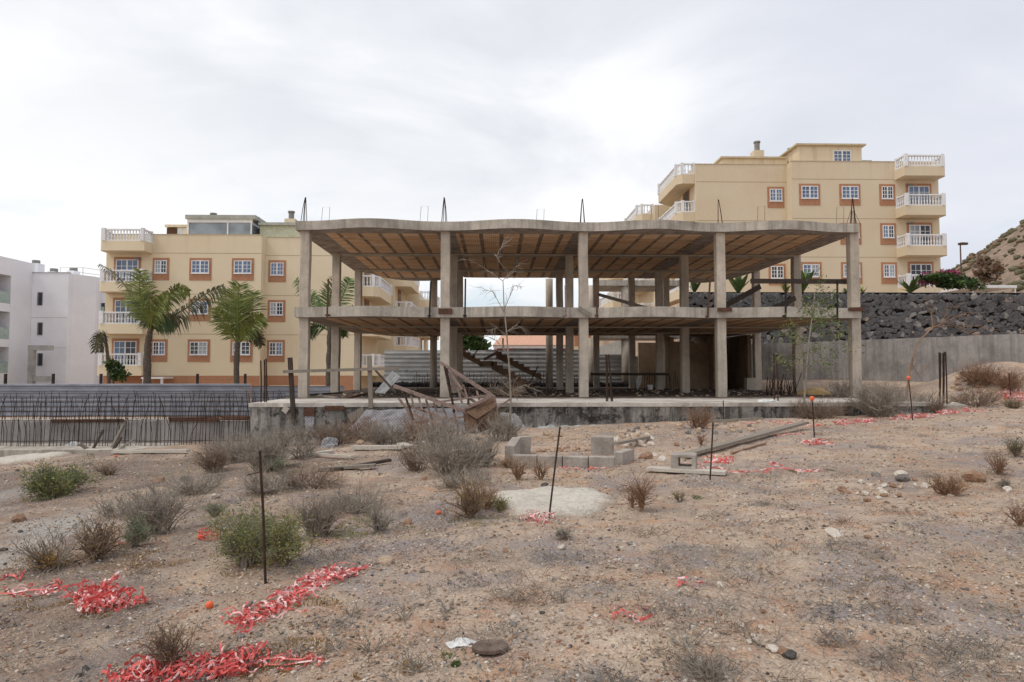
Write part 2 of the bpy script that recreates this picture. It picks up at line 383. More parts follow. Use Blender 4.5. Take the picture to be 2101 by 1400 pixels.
# ------------------------------------------------------------------ ground
def ground_mat():
    m = NT('dry_dirt')
    at_ = m.n.new('ShaderNodeAttribute'); at_.attribute_name = 'mask'
    sp = m.n.new('ShaderNodeSeparateColor'); m.link(at_.outputs['Color'], sp.inputs[0])
    big = m.noise(.35, 5, .65); med = m.noise(1.6, 6, .7); sml = m.noise(9, 5, .75); fin = m.noise(60, 3, .7)
    col = m.ramp(big, [(.32, S(172,152,135)), (.5, S(199,177,156)), (.7, S(212,191,171))])
    col = m.mix(m.ramp(med, [(.44, 0.0), (.64, .7)]), col, S(160,144,133))
    col = m.mix(m.ramp(m.noise(4.5, 6, .8, m.mapping((1,1,1), loc=(3,8,1))), [(.52, 0.0), (.68, .7)]), col, S(134,117,106))
    col = m.mix(m.ramp(m.noise(2.3, 6, .75, m.mapping((1,1,1), loc=(13,5,2))), [(.5, 0.0), (.64, .8)]), col, S(190,148,120))
    lit = m.math('MULTIPLY', sp.outputs[2], m.ramp(m.math('ADD', m.math('MULTIPLY', sml, .6), m.math('MULTIPLY', m.noise(2.4, 5, .75, m.mapping((1,1,1), loc=(1,9,4))), .4)), [(.38, .0), (.54, .95)]))
    col = m.mix(lit, col, S(148,141,142))
    col = m.mix(m.math('MULTIPLY', sp.outputs[1], m.ramp(sml, [(.3, .55), (.7, .95)])), col, S(116,103,96))
    col = m.mix(m.math('MULTIPLY', sp.outputs[0], m.ramp(sml, [(.3, .6), (.7, 1.0)])), col, S(186,183,178))
    # pebbles of two sizes, each its own tint
    for sc_, lo, hi, amt in ((26, .22, .34, .8), (70, .2, .38, .6)):
        v = m.voro(sc_)
        tint = m.ramp(v.outputs['Color'], [(0, S(104,92,84)), (.3, S(172,146,126)), (.7, S(206,182,160)), (1, S(240,228,214))])
        pm = m.math('MULTIPLY', m.ramp(v.outputs['Distance'], [(lo, 1.0), (hi, 0.0)]), m.ramp(m.noise(sc_*.12, 3), [(.42, 0.0), (.6, amt)]))
        col = m.mix(pm, col, tint)
    col = m.mix(.6, col, m.ramp(fin, [(.28, .26), (.72, .74)]), 'OVERLAY')
    col = m.mix(.45, col, m.ramp(sml, [(.3, .3), (.7, .68)]), 'OVERLAY')
    v2 = m.voro(30); h = m.math('ADD', m.math('MULTIPLY', v2.outputs['Distance'], -.6), m.math('ADD', m.math('MULTIPLY', sml, 1.4), m.math('MULTIPLY', fin, .6)))
    return m.done(col, .97, m.bump(h, 1.0, .035), .08)
M['ground'] = ground_mat()
BL = []   # (channel, world x, y, rx, ry, strength)
def blot(ch, px, py, w, h, s=1.0):
    """a patch w x h photo pixels around a photo point, laid on the ground in metres"""
    c = gnd(px, py); dy = max(.12, abs(gnd(px, py-h/2).y-gnd(px, py+h/2).y)/2)
    BL.append((ch, c.x, c.y, c.y*w/2/F, dy, s))
for a in ((0,70,1110,170,90,1), (0,120,1075,180,60,.9), (0,30,1010,80,40,.5), (0,230,1050,120,50,.4),
          (1,250,965,760,80,1),(1,520,1040,500,70,.5),(1,200,1110,420,60,.45), (1,60,985,200,50,.8),(1,60,1290,420,160,.9),(1,200,1370,520,90,.7), (1,330,965,260,50,.7), (1,60,1290,380,140,.7), (1,150,1370,420,80,.5), (1,560,960,200,60,.4), (1,1900,985,320,60,.35),
          (2,900,1060,420,60,.9), (2,800,1125,420,60,.9), (2,760,1085,280,60,.6), (2,1150,1145,170,34,.9), (2,1000,1190,180,40,.7), (2,1420,1140,90,46,.9), (2,1545,1140,90,44,.8),
          (2,1530,1175,90,40,.7), (2,1730,1135,160,40,.7), (2,1760,1200,120,50,.8), (2,1690,1258,150,36,1), (2,1840,1262,140,40,1), (2,1400,1240,160,60,.7), (2,1230,1215,140,44,.7),
          (2,1800,1360,110,40,.8), (2,1450,1370,130,60,.8), (2,1480,990,160,40,.7), (2,1620,965,320,30,.5), (2,1880,1120,180,30,.6), (2,2060,1255,120,30,.6), (2,1020,1060,260,40,.6),
          (2,300,1240,220,60,.6), (2,230,1200,160,40,.5), (2,850,1230,140,40,.4), (2,480,1060,300,40,.5), (2,1560,890,360,34,.6), (2,1350,905,240,40,.4), (2,1180,1010,200,24,.5)): blot(*a)
def build_ground():
    NX, NY = 760, 700
    xs = [2.2*math.sinh(-7.0+14.0*i/(NX-1)) for i in range(NX)]
    ys = [4.2+2.2*math.sinh(-6.3+13.6*j/(NY-1)) for j in range(NY)]
    vs = [(x, y, tz(x, y)) for y in ys for x in xs]
    fs = [(j*NX+i, j*NX+i+1, (j+1)*NX+i+1, (j+1)*NX+i) for j in range(NY-1) for i in range(NX-1)]
    me = bpy.data.meshes.new('ground'); me.from_pydata(vs, [], fs)
    ca = me.color_attributes.new('mask', 'FLOAT_COLOR', 'POINT'); data = []
    for x, y, z in vs:
        c = [0.0, 0.0, 0.0, 1.0]
        if -20 < x < 22 and 2 < y < 25:
            n1 = nz(x*1.1, y*1.1, 9)*.9+nz(x*4, y*4, 4)*.5
            for ch, cx, cy, rx, ry, s in BL:
                dx = (x-cx)/rx; dy = (y-cy)/ry
                if abs(dx) < 1.9 and abs(dy) < 1.9:
                    c[ch] = max(c[ch], s*sm(1.4, .3, math.sqrt(dx*dx+dy*dy)+n1*1.1) if True else 0)
            c[1] = max(c[1], .75*sm(.8, -3.2, x)*sm(-.35, .35, nz(x*.7, y*.5, 12)+.5*nz(x*2.6, y*2, 3)))
            c[2] = max(c[2], .75*sm(.12, .42, nz(x*.9+31, y*.6, 6)+.5*nz(x*3.1, y*2.4, 8)))
        data.extend(c)
    ca.data.foreach_set('color', data)
    me.materials.append(M['ground']); me.polygons.foreach_set('use_smooth', [True]*len(fs)); me.update()
    o = bpy.data.objects.new('ground', me); COL.objects.link(o)
    return tag(o, 'stony tan dry dirt sloping gently down to the left', 'ground', kind='structure')
def smrev(a, b, x): return 1-sm(a, b, x)
_sm = sm
def sm(a, b, x):
    if a < b: return _sm(a, b, x)
    return 1-_sm(b, a, x)
build_ground()
# ------------------------------------------------------------------ loose stones, gravel and litter
rng = random.Random(11)
def view_pts(n, ynear, yfar, p=1.0, tmin=-.86, tmax=.86):
    out = []
    while len(out) < n:
        y = ynear*math.exp((rng.random()**p)*math.log(yfar/ynear)); x = y*rng.uniform(tmin, tmax)
        if -7.2 < x < 12.6 and y > 18.9: continue
        if x < -7 and y > 18.6: continue
        out.append((x, y))
    return out
gm = MB()
for x, y in view_pts(52000, 2.6, 21, .85):
    d = nz(x*.8, y*.8, 5)+.6*nz(x*2.5, y*2.5, 2)
    if d < -.12 and rng.random() < .75: continue
    r = .0036+.011*rng.random()**2.2+.0014*y*rng.random()**2.4
    if r > .05: r = .05
    mi = rng.choices((0,1,2,3,4), (46,16,16,18,3))[0]
    gm.rock((x, y, tz(x, y)+r*.25), r, r*rng.uniform(.6,1), r*rng.uniform(.4,.75), rng, mi)
o = gm.build('gravel', [M['rock_tan'], M['rock_red'], M['rock_grey'], M['rock_pale'], M['rock_black']])
tag(o, 'small loose gravel strewn over the dry dirt', 'gravel', kind='stuff')
def tan(n): return n
lit = MB()
def litter(x, y, r, n, mi=0, h=.05, L=(.03,.10)):
    for _ in range(n):
        a = rng.uniform(0, 6.28); q = r*math.sqrt(rng.random())
        px, py = x+q*math.cos(a)*1.3, y+q*math.sin(a); z = tz(px, py)
        l = rng.uniform(*L); b = rng.uniform(0, 6.28); w = rng.uniform(.0012, .0026)
        p = [Vector((px, py, z+rng.uniform(0,h*.4)))]
        for k in range(3):
            b += rng.uniform(-.9,.9); p.append(p[-1]+Vector((math.cos(b)*l/3, math.sin(b)*l/3, rng.uniform(-.3,.5)*h)))
        lit.tube(p, w, 3, False, mi)
for ch, cx, cy, rx, ry, s in BL:
    if ch == 2:
        A = rx*ry
        litter(cx, cy, (rx+ry)/2*1.05, int(min(800, 520*A+90)*s), rng.choice((0,0,1)))
for x, y in view_pts(230, 2.8, 16): litter(x, y, rng.uniform(.08,.36), rng.randint(20,80), rng.choice((0,0,1,2)), .06)
for x, y in view_pts(2600, 2.7, 17): litter(x, y, .05, 1, rng.choice((0,1,2,3)), .04)
o = lit.build('dry_litter', [M['twig_grey'], M['rock_grey'], M['twig_brown'], M['woodpale']])
tag(o, 'thin grey dry twig litter matted on the dirt', 'litter', kind='stuff')
wd = MB()
def weeds(px, py, w, h, n, mi):
    c = gnd(px, py); rx = c.y*w/2/F; ry = abs(gnd(px, py-h/2).y-gnd(px, py+h/2).y)/2
    for _ in range(n*3):
        a = rng.uniform(0, 6.28); q = math.sqrt(rng.random()); x = c.x+rx*q*math.cos(a); y = c.y+ry*q*math.sin(a)
        if nz(x*3, y*3, 3) < -.1: continue
        z = tz(x, y); s = rng.uniform(.006, .016); b = rng.uniform(0, 6.28)
        d = Vector((math.cos(b), math.sin(b), 0)); u = Vector((rng.uniform(-.5,.5), rng.uniform(-.5,.5), 1)).normalized()
        p = Vector((x, y, z)); wd.tri(p-d*s*.3, p+d*s*.3, p+u*s*rng.uniform(.8,2.0)+d*s*.5, mi)
for a in ((300,1150,200,40,700,0), (540,1065,260,30,700,0), (740,1085,110,50,700,1), (520,1160,120,40,500,0), (90,1155,200,30,600,0), (1230,890,220,18,700,1), (1130,900,150,14,400,1),
          (1700,965,14,6,90,2), (1625,967,14,5,60,2), (1432,1022,22,10,90,2), (935,1365,18,10,60,2), (920,1345,30,20,60,1), (745,1385,40,18,120,0), (600,1340,160,60,350,0), (640,1255,120,60,350,0), (250,1250,160,30,350,0),
          (430,940,160,30,600,1), (600,965,160,30,500,0), (340,970,150,20,400,1), (1000,1070,180,24,300,1), (830,1090,120,24,250,1), (1560,840,160,14,400,1), (1700,850,200,14,400,0), (1900,845,280,20,700,0), (2040,800,140,60,900,0), (1960,990,220,50,400,0), (820,1375,90,30,160,0), (560,1375,130,30,220,0), (100,1240,200,30,300,0), (1150,985,240,24,260,0)): weeds(*a)
o = wd.build('ground_weeds', [M['leaf_ochre'], M['leaf_yellow'], M['leaf_mid']])
tag(o, 'low creeping weeds, ochre and yellow green, in patches on the dirt', 'weeds', kind='stuff')
# single stones one can pick out
def stone(px, py, wpx, m, label, flat=.6, group=None, sub=2):
    flat = .28 if wpx == 40 else flat; p = gnd(px, py); r = p.y*wpx/2/F
    mb = MB(); mb.rock((p.x, p.y, p.z+r*flat*.45), r, r*rng.uniform(.7,1), r*flat, rng, 0, sub)
    return tag(mb.build('stone', m, loc=p), label, 'stone', group)
for px, py, w, mk, lb in (
    (1152,1126,22,'rock_pale','rounded white stone alone on the dirt right of the pale cement patch'),
    (1590,990,34,'rock_pale','white stone just beyond the tape strips, left of two in a row') if False else (1848,975,26,'rock_pale','white rounded stone on top of the grey stone at right'),
    (1852,986,30,'rock_grey','grey stone lying directly under the white rounded stone at right'),
    (2002,988,46,'rock_red','big angular rust brown boulder at the right edge of the field'),
    (2068,1007,24,'rock_pale','flat white stone just right of the angular brown boulder'),
    (1798,978,20,'rock_grey','grey white stone left of the white rounded stone pair'),
    (1620,1348,30,'rock_black','dark grey angular stone near the bottom right of the field'),
    (1587,1335,30,'rock_pale','pale cream stone beside the dark angular stone near bottom'),
    (1607,1342,26,'rock_red','orange brown flat stone touching the dark angular stone near bottom'),
    (1567,1257,15,'rock_red','small orange brick coloured stone in the lower right field'),
    (1478,1202,20,'rock_pale','flat cream stone on bare dirt left of the orange coloured stone'),
    (1113,1259,12,'rock_black','small black round stone in the middle of the foreground dirt'),
    (1053,1284,18,'rock_grey','two toned grey white stone above the rusty disc'),
    (1000,1292,8,'rock_pale','tiny white stone left of the two toned grey stone') ,
    (790,1155,28,'rock_tan','tan angular stone at the foot of the grey litter bank'),
    (736,1157,10,'rock_black','small black stone at the right tip of the red tape trail'),
    (986,1130,22,'rock_tan','pale tan stone on the bare dirt mound below the cement patch'),
    (1037,1132,12,'rock_red','small brown stone beside the pale tan stone on the dirt mound'),
    (836,1076,22,'rock_red','squarish rust brown stone behind the grey litter bank'),
    (1117,999,18,'rock_black','black stone just behind the pale cement patch'),
    (870,984,12,'rock_red','small rust red stone in front of the big grey dry bush'),
    (380,987,20,'rock_black','black stone left of the tall stake, behind the dry thicket'),
    (440,1022,24,'rock_pale','whitish stone left of the tall stake at mid field'),
    (325,992,26,'rock_red','brown stone behind the grey thicket at left'),
    (40,1070,30,'rock_red','flat brown stone on the grey gravel at far left'),
    (42,1093,12,'rock_black','black pebble on the grey gravel at far left'),
    (8,1130,14,'rock_black','black stone at the left edge on the grey gravel'),
    (510,1243,20,'rock_grey','grey block like stone beside the red tape trail in the foreground'),
    (545,1240,20,'rock_pale','pale flat stone right of the grey block like stone by the red tape'),
    (494,1308,18,'rock_grey','grey round stone below the short red tape bundle'),
    (176,1375,18,'rock_black','black smooth stone at the bottom left, upper of a pair'),
    (163,1387,15,'rock_black','black smooth stone at the bottom left, lower of a pair'),
    (1075,1352,22,'rock_red','reddish stone right of the rusty disc'),
    (1000,1371,14,'rock_tan','tan cube like stone below the rusty disc'),
    (1055,1382,12,'rock_red','round brown pebble at the bottom edge below the rusty disc'),
    (1330,1250,14,'rock_red','brown round stone at the bottom centre right of litter'),
    (1886,1170,9,'rock_pale','small upright cream stone on a grey litter patch at right'),
    (1715,1098,40,'rock_pale','long thin pale stone lying in the right field'),
    (1780,1104,14,'rock_red','orange brown stone in the right field by the long pale stone'),
    (1395,877,26,'rock_tan','tan boulder at the foot of the concrete terrace wall'),
    (1540,885,18,'rock_tan','pale tan boulder left of the long leaning plank end'),
    (1388,915,14,'rock_red','brown stone between the planter and the long plank'),
    (1325,941,28,'rock_red','orange brown boulder at the right end of the block planter'),
    (1342,936,16,'rock_pale','white stone behind the orange brown boulder by the planter'),
    (1358,945,22,'rock_pale','cream stone between the planter and the hollow block'),
    (1962,836,30,'rock_pale','large white square boulder at the foot of the dirt mound'),
    (1990,765,20,'rock_pale','white boulder half buried high on the dirt mound'),
    (1978,770,16,'rock_black','black hole like stone beside the white boulder on the mound'),
    (1560,868,14,'rock_tan','tan stone near the pink tape strip under the terrace wall'),
    (35,967,9,'rock_black','tiny dark stone on the dark soil at far left'),
    (560,1011,18,'rock_red','brown stone just right of the tall stake'),
    (565,1030,10,'rock_grey','small grey stone right of the tall stake')):
    stone(px, py, w, M[mk], lb, {'rock_red':.65,'rock_pale':.5}.get(mk,.6))
# heaps of rubble: each stone of its own, told apart by nothing
for (cx, cy, w, h, n, s0, s1, mats, lb, grp) in (
    (1300,905,80,40,34,8,22,('rock_tan','rock_pale','rock_tan'),'pale tan rubble stone in the loose heap right of the block planter','rubble stones right of the block planter'),
    (1180,924,74,10,18,8,18,('rock_red','rock_tan'),'brown rubble stone lying inside the block planter','rubble stones inside the block planter'),
    (1125,926,40,6,8,6,14,('rock_tan','rock_red'),'tan rubble stone by the left inner corner of the planter','rubble stones by the planter corner'),
    (1850,1010,260,50,42,7,20,('rock_tan','rock_pale','rock_red'),'tan stone in the stony band at the right of the field','stones in the stony band at right'),
    (1500,1300,200,70,26,8,16,('rock_tan','rock_pale'),'pale stone in the loose scatter of the lower right foreground','stones scattered in the lower right foreground'),
    (1130,1300,260,60,34,6,13,('rock_tan','rock_red'),'brown stone in the loose scatter right of the rusty disc','stones scattered right of the rusty disc'),
    (260,1340,400,90,44,6,14,('rock_red','rock_grey','rock_tan'),'brown grey stone in the stony dirt at the lower left','stones in the stony dirt at lower left'),
    (860,1190,260,60,22,6,14,('rock_tan','rock_grey'),'tan stone in the scatter right of the red tape tip','stones right of the red tape tip'),
    (860,900,640,26,60,7,20,('rock_grey','rock_tan','rock_pale'),'grey rubble chunk lying along the foot of the foundation wall','rubble chunks at the foundation wall'),
    (1420,880,300,24,34,6,16,('rock_grey','rock_tan'),'tan rubble chunk lying below the right half of the terrace wall','rubble chunks below the terrace wall'),
    (1990,795,90,40,20,8,18,('rock_red','rock_tan'),'brown clod on the side of the dirt mound','clods on the dirt mound')):
    for k in range(n):
        a = rng.uniform(0, 6.28); q = math.sqrt(rng.random())
        stone(cx+w/2*q*math.cos(a), cy+h/2*q*math.sin(a), rng.uniform(s0, s1), M[rng.choice(mats)], lb, rng.uniform(.5,.75), grp, 1)
# spilled cement patches
def patch(px, py, w, h, label, seed, hgt=.07, y0=None):
    c = gnd(px, py); rx = c.y*w/2/F; ry = abs(gnd(px, py-h/2).y-gnd(px, py+h/2).y)/2
    mb = MB(); NR, NA = 16, 110; vs = [(c.x, c.y, tz(c.x, c.y)+hgt)]
    for i in range(1, NR+1):
        for j in range(NA):
            a = 2*math.pi*j/NA; k = 1.1+.22*nz(math.cos(a)*1.6, math.sin(a)*1.6, seed)+.16*nz(math.cos(a)*4, math.sin(a)*4, seed)+.1*nz(math.cos(a)*11, math.sin(a)*11, seed)
            t = i/NR; x = c.x+rx*k*t*math.cos(a); y = c.y+ry*k*t*math.sin(a)
            vs.append((x, y, tz(x, y)+hgt*(1-t**5)+.025*nz(x*4, y*4, seed)*(1-t)+(-.02 if i == NR else .006)))
    fs = [(0, 1+j, 1+(j+1)%NA) for j in range(NA)]
    for i in range(NR-1):
        for j in range(NA): fs.append((1+i*NA+j, 1+(i+1)*NA+j, 1+(i+1)*NA+(j+1)%NA, 1+i*NA+(j+1)%NA))
    mb.add(vs, fs); o = mb.build('cement_spill', M['cement'], loc=c, smooth=True); at2 = o.data.attributes.new('edge', 'FLOAT', 'POINT')
    at2.data.foreach_set('value', [0.0]+[i/NR for i in range(1, NR+1) for _ in range(NA)]); tag(o, label, 'cement spill')
patch(1128,1030,240,56,'hardened pale cement spill beside a leaning rusty stake mid field', 3)
patch(55,941,150,17,'hardened pale cement spill by the rebar pit at far left', 8, .08)
# ------------------------------------------------------------------ hill at right
def hill():
    mb = MB(); nx, ny = 150, 70; vs = []
    for j in range(ny):
        y = 110+120*j/(ny-1)
        for i in range(nx):
            x = 50+260*i/(nx-1)
            z = max(0, (x-72)*.70)*math.exp(-((y-150)/55)**2)
            if z > 42: z = 42+(z-42)*.35
            z += (1.4*nz(x*.08, y*.08, 1)+.9*nz(x*.3, y*.3, 2))*min(1, z/8)-.6
            vs.append((x, y, z))
    fs = [(j*nx+i, j*nx+i+1, (j+1)*nx+i+1, (j+1)*nx+i) for j in range(ny-1) for i in range(nx-1)]
    mb.add(vs, fs)
    tag(mb.build('hill', nmat('scrubby_hillside', S(104,90,80), S(150,130,114), .12, .97, .9, .5, c3=S(128,110,96), fine=1.6), smooth=True), 'dry brown scrubby hillside rising at the right', 'hill', kind='structure')
    sb = MB(); r = random.Random(5)
    for _ in range(1500):
        y = r.uniform(115, 185); x = r.uniform(70, 190)
        z = max(0, (x-72)*.70)*math.exp(-((y-150)/55)**2)
        if z < 1: continue
        if z > 42: z = 42+(z-42)*.35
        z += (1.4*nz(x*.08, y*.08, 1)+.9*nz(x*.3, y*.3, 2))*min(1, z/8)-.6
        s = r.uniform(.35, 1.1); sb.rock((x, y, z+s*.3), s, s, s*.7, r, r.choice((0,0,1)), 1)
    tag(sb.build('hillside_scrub', [nmat('scrub_dark', S(84,80,62), S(126,120,96), 1.5, .95, .8, .1), nmat('scrub_brown', S(104,86,70), S(140,120,98), 1.5, .95, .8, .1)], smooth=True), 'grey green scrub dotted over the dry hillside', 'scrub', kind='stuff')
hill()
# ------------------------------------------------------------------ unfinished concrete building
FY = 23.6; RY = (23.6, 28.2, 32.65)
GX = [at(p, 640, FY).x for p in (623, 913, 1198, 1481, 1757)]
Z0 = 0.71; U1, T1, U2, T2 = 3.45, 3.80, 6.46, 6.77
bld = empty('unfinished_building', (3, 28, 0), 'abandoned two storey bare concrete frame building with wavy slab edges', 'building')
rb = random.Random(3)
def chamfer_col(x, y, z0, z1, w=.32, d=.32, name='column', mat=None):
    mb = MB(); n = 7; jx = rb.uniform(-.012,.012)
    c = .018
    prof = [(-w/2+c,-d/2),(w/2-c,-d/2),(w/2,-d/2+c),(w/2,d/2-c),(w/2-c,d/2),(-w/2+c,d/2),(-w/2,d/2-c),(-w/2,-d/2+c)]
    vs = []; k = len(prof)
    for i in range(n):
        z = z0+(z1-z0)*i/(n-1); o1 = jx*math.sin(i*1.1)
        for px, py in prof: vs.append((x+px+o1+rb.uniform(-.003,.003), y+py+rb.uniform(-.003,.003), z))
    fs = [(i*k+j, i*k+(j+1)%k, (i+1)*k+(j+1)%k, (i+1)*k+j) for i in range(n-1) for j in range(k)]
    fs += [tuple(range(k-1,-1,-1)), tuple((n-1)*k+j for j in range(k))]
    mb.add(vs, fs); return mb.build(name, mat or M['column'], bld)
def round_col(x, y, z0, z1, r=.2):
    mb = MB(); mb.tube([(x,y,z0),(x,y,(z0+z1)/2),(x,y,z1)], r, 20); return mb.build('round_column', M['column'], bld, smooth=True)
for j, y in enumerate(RY):
    for i, gx in enumerate(GX):
        yy = y+.16
        for (a, b) in ((Z0-.02, U1+.03), (T1-.02, U2+.03)):
            chamfer_col(gx, yy, a, b)
for (px, Y, rd) in ((890,36.0,1), (1127,36.0,1), (1213,38.8,1), (1283,38.8,2), (1223,35.2,0), (1296,35.2,0), (1367,35.2,0), (1359,38.7,0)):
    x = at(px, 640, Y).x
    for (a, b) in ((Z0-.02, U1+.03), (T1-.02, U2+.03)):
        if rd: round_col(x, Y, a, b, .19 if rd == 1 else .24)
        else: chamfer_col(x, Y, a, b, .3, .3)
# slabs with scalloped front edge and bulging rear edge
def outline(amp=.46):
    p = []; n = 160; x0, x1 = -6.93, 12.68
    centers = [(at(q, 640, 23.2).x, w) for q, w in ((758,2.3),(1060,2.35),(1346,2.1),(1612,2.2))]
    for i in range(n+1):
        x = x0+(x1-x0)*i/n; b = 0
        for c, w in centers:
            t = abs(x-c)/w
            if t < 1: b = max(b, amp*(.5+.5*math.cos(math.pi*t)))
        p.append((x, 23.42-b))
    def arc(x0, x1, y0, dep, n=14): return [(x0+(x1-x0)*(.5-.5*math.cos(math.pi*k/n)), y0+dep*math.sin(math.pi*k/n)) for k in range(n+1)]
    p += [(12.68, 32.9)]
    p += arc(12.6, 9.6, 32.98, 4.3)[1:-1]
    p += [(9.6, 35.45), (2.75, 35.45)]
    p += arc(2.6, -1.7, 35.3, .12, 8)
    p += arc(-1.9, -6.2, 34.0, 2.75)
    p += [(-6.93, 33.2)]
    return p
OUT = outline()
def slab(z0, z1, tag_):
    import bmesh
    mb = MB(); mb.prism(OUT, z0, z1, 0, top=True, bot=False)
    o = mb.build(tag_, M['slab'], bld)
    cb = MB(); n = len(OUT); P = OUT
    # soffit sheet, triangulated by grid clipped to the outline (fan-free, so the normals stay flat)
    bm = bmesh.new(); vs = [bm.verts.new((x, y, z0)) for x, y in P]; f = bm.faces.new(vs[::-1] if True else vs)
    bmesh.ops.triangulate(bm, faces=[f]); bm.verts.index_update()
    cb.add([v.co.copy() for v in bm.verts], [tuple(v.index for v in g.verts) for g in bm.faces]); bm.free()
    cb.build('ceiling', M['ceiling'], bld)
    # hanging rim beam behind the fascia
    return o
slab(U1, T1, 'floor_slab'); slab(U2, T2, 'roof_slab')
# rear slab across the light well
for z0, z1, nm in ((U1, T1, 'floor_slab'), (U2, T2, 'roof_slab')):
    mb = MB(); mb.box((at(1228,640,38.5).x, 38.5, z0), (10.4, 41.5, z1)); mb.build(nm, M['slab'], bld)
# drop beams on the column rows
for z in (U1, U2):
    for y in (28.36, 32.8):
        mb = MB(); mb.box((GX[0]+.165, y-.2, z-.05), (GX[4]-.165, y+.2, z+.04)); mb.build('beam', M['plaster'] if False else M['column'], bld)
# ground slab, terrace and foundation wall
mb = MB(); gx0, gx1 = -6.98, at(1915, 820, 19.4).x
NXf = 120
fr = [(gx0+(gx1-gx0)*i/NXf, 19.39+.06*nz(i*.9, 0, 4)+.04*nz(i*.23, 3, 1)) for i in range(NXf+1)]
poly = fr+[(gx1, 24.2), (12.5, 24.2), (12.5, 38.2), (gx0, 38.2)]
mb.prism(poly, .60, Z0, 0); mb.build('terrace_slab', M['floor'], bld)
mb = MB(); nzv = 10; vs = []
for k in range(nzv+1):
    z = -1.0+(.598+1.0)*k/nzv
    for i in range(NXf+1):
        x = gx0+.03+(gx1-gx0-.06)*i/NXf; vs.append((x, 19.425+.03*nz(x*1.4, z*2.2, 6)+.012*nz(x*6, z*6, 2)-(.05 if -2.1 < x < 3.6 and z < .1 else 0), z))
w = NXf+1
mb.add(vs, [(k*w+i, k*w+i+1, (k+1)*w+i+1, (k+1)*w+i) for k in range(nzv) for i in range(NXf)])
mb.box((gx0+.02, 19.6, -1.0), (gx1-.02, 19.9, .595)); mb.build('foundation_wall', M['found'], bld)
# rubble and dirt under the roof
mb = MB()
for _ in range(700):
    x = rb.uniform(-6.6, 12.2); y = 24+11*rb.random()**1.4; s = rb.uniform(.015,.07)
    mb.rock((x, y, Z0+s*.2), s*1.3, s, s*.5, rb, rb.choice((0,1,2)))
tag(mb.build('floor_rubble', [M['rock_tan'], M['rock_grey'], M['wooddark']], bld), kind='stuff')
# plastered partition walls at the right rear
mb = MB(); mb.box((at(1310,700,37.0).x, 37.0, Z0-.01), (at(1348,700,37.0).x, 37.2, 3.15)); mb.build('partition_wall', M['plaster'], bld)
mb = MB(); xa, xb = at(1376,700,33.9).x, at(1562,700,33.9).x
mb.box((xa, 36.6, Z0-.01), (12.4, 36.8, 3.2)); mb.build('partition_wall', M['plaster'], bld)
mb = MB(); mb.box((xa-.02, 33.9, Z0-.01), (xa+.16, 36.59, 3.3)); mb.build('partition_wall', M['plaster'], bld)
mb = MB(); mb.box((at(1455,700,33.9).x, 33.2, Z0-.01), (at(1455,700,33.9).x+.18, 36.59, 3.38)); mb.build('partition_wall', M['plaster'], bld)
mb = MB(); mb.box((12.25, 33.1, Z0-.01), (12.42, 36.59, 3.38)); mb.build('partition_wall', M['plaster'], bld)
mb = MB(); mb.box((xa, 33.89, Z0-.01), (at(1455,700,33.9).x-.01, 33.99, 3.0)); mb.build('partition_wall', M['plaster'], bld)
mb = MB(); mb.box((at(1548,780,31.9).x-.35, 31.9, Z0-.01), (at(1548,780,31.9).x+.3, 32.3, 1.28)); mb.build('pillar_base', M['column'], bld)
# low dark stone kerb at the rear
mb = MB()
for i in range(90):
    x = -7+19*i/89; mb.rock((x, 38.5, Z0+.1), .22, .2, .2, rb, 0)
mb.box((-7, 38.4, .2), (12, 38.7, .75)); mb.build('rear_kerb', M['stone_dark'], bld)
# stair flights seen from the side
def stair(p0, p1, n, y, wd_, th=.2):
    mb = MB(); top = []; x0, z0 = p0; x1, z1 = p1
    dx = (x1-x0)/n; dz = (z1-z0)/n
    pts = [(x0, z0)]
    for i in range(n): pts += [(x0+dx*(i+1), z0+dz*i), (x0+dx*(i+1), z0+dz*(i+1))]
    low = [(x1+.1, z1-th*1.2), (x0, z0-th*1.6)]
    prof = pts+low; k = len(prof)
    vs = [(x, y, z) for x, z in prof]+[(x, y+wd_, z) for x, z in prof]
    fs = [tuple(range(k)), tuple(range(2*k-1, k-1, -1))]+[(i, k+i, k+(i+1)%k, (i+1)%k) for i in range(k)]
    mb.add(vs, fs); return mb.build('stair_flight', M['stair'], bld)
def xz(px, py, Y): p = at(px, py, Y); return (p.x, p.z)
stair(xz(944,716,34.2), xz(984,743,34.2), 4, 34.2, 1.1)
mb = MB(); a = at(984,741,34.2); b = at(1012,752,34.2); mb.box((a.x, 34.2, b.z), (b.x, 36.4, a.z)); mb.build('stair_landing', M['stair'], bld)
stair(xz(1008,742,34.2), xz(1105,800,34.2), 8, 34.2, 1.05, .24)
stair(xz(1018,722,35.5), xz(1110,772,35.5), 8, 35.5, 1.05)
mb = MB(); mb.bar(at(993,738,34.9), at(1022,722,34.9), .9, .12); mb.build('stair_flight', M['stair'], bld)
mb = MB(); mb.bar(at(1080,800,34.0), at(1104,752,34.0), .05, .05); mb.build('stair_rail', M['black'], bld)
mb = MB(); mb.bar(at(968,735,34.0), at(993,700,34.0), .05, .05); mb.build('stair_rail', M['black'], bld)
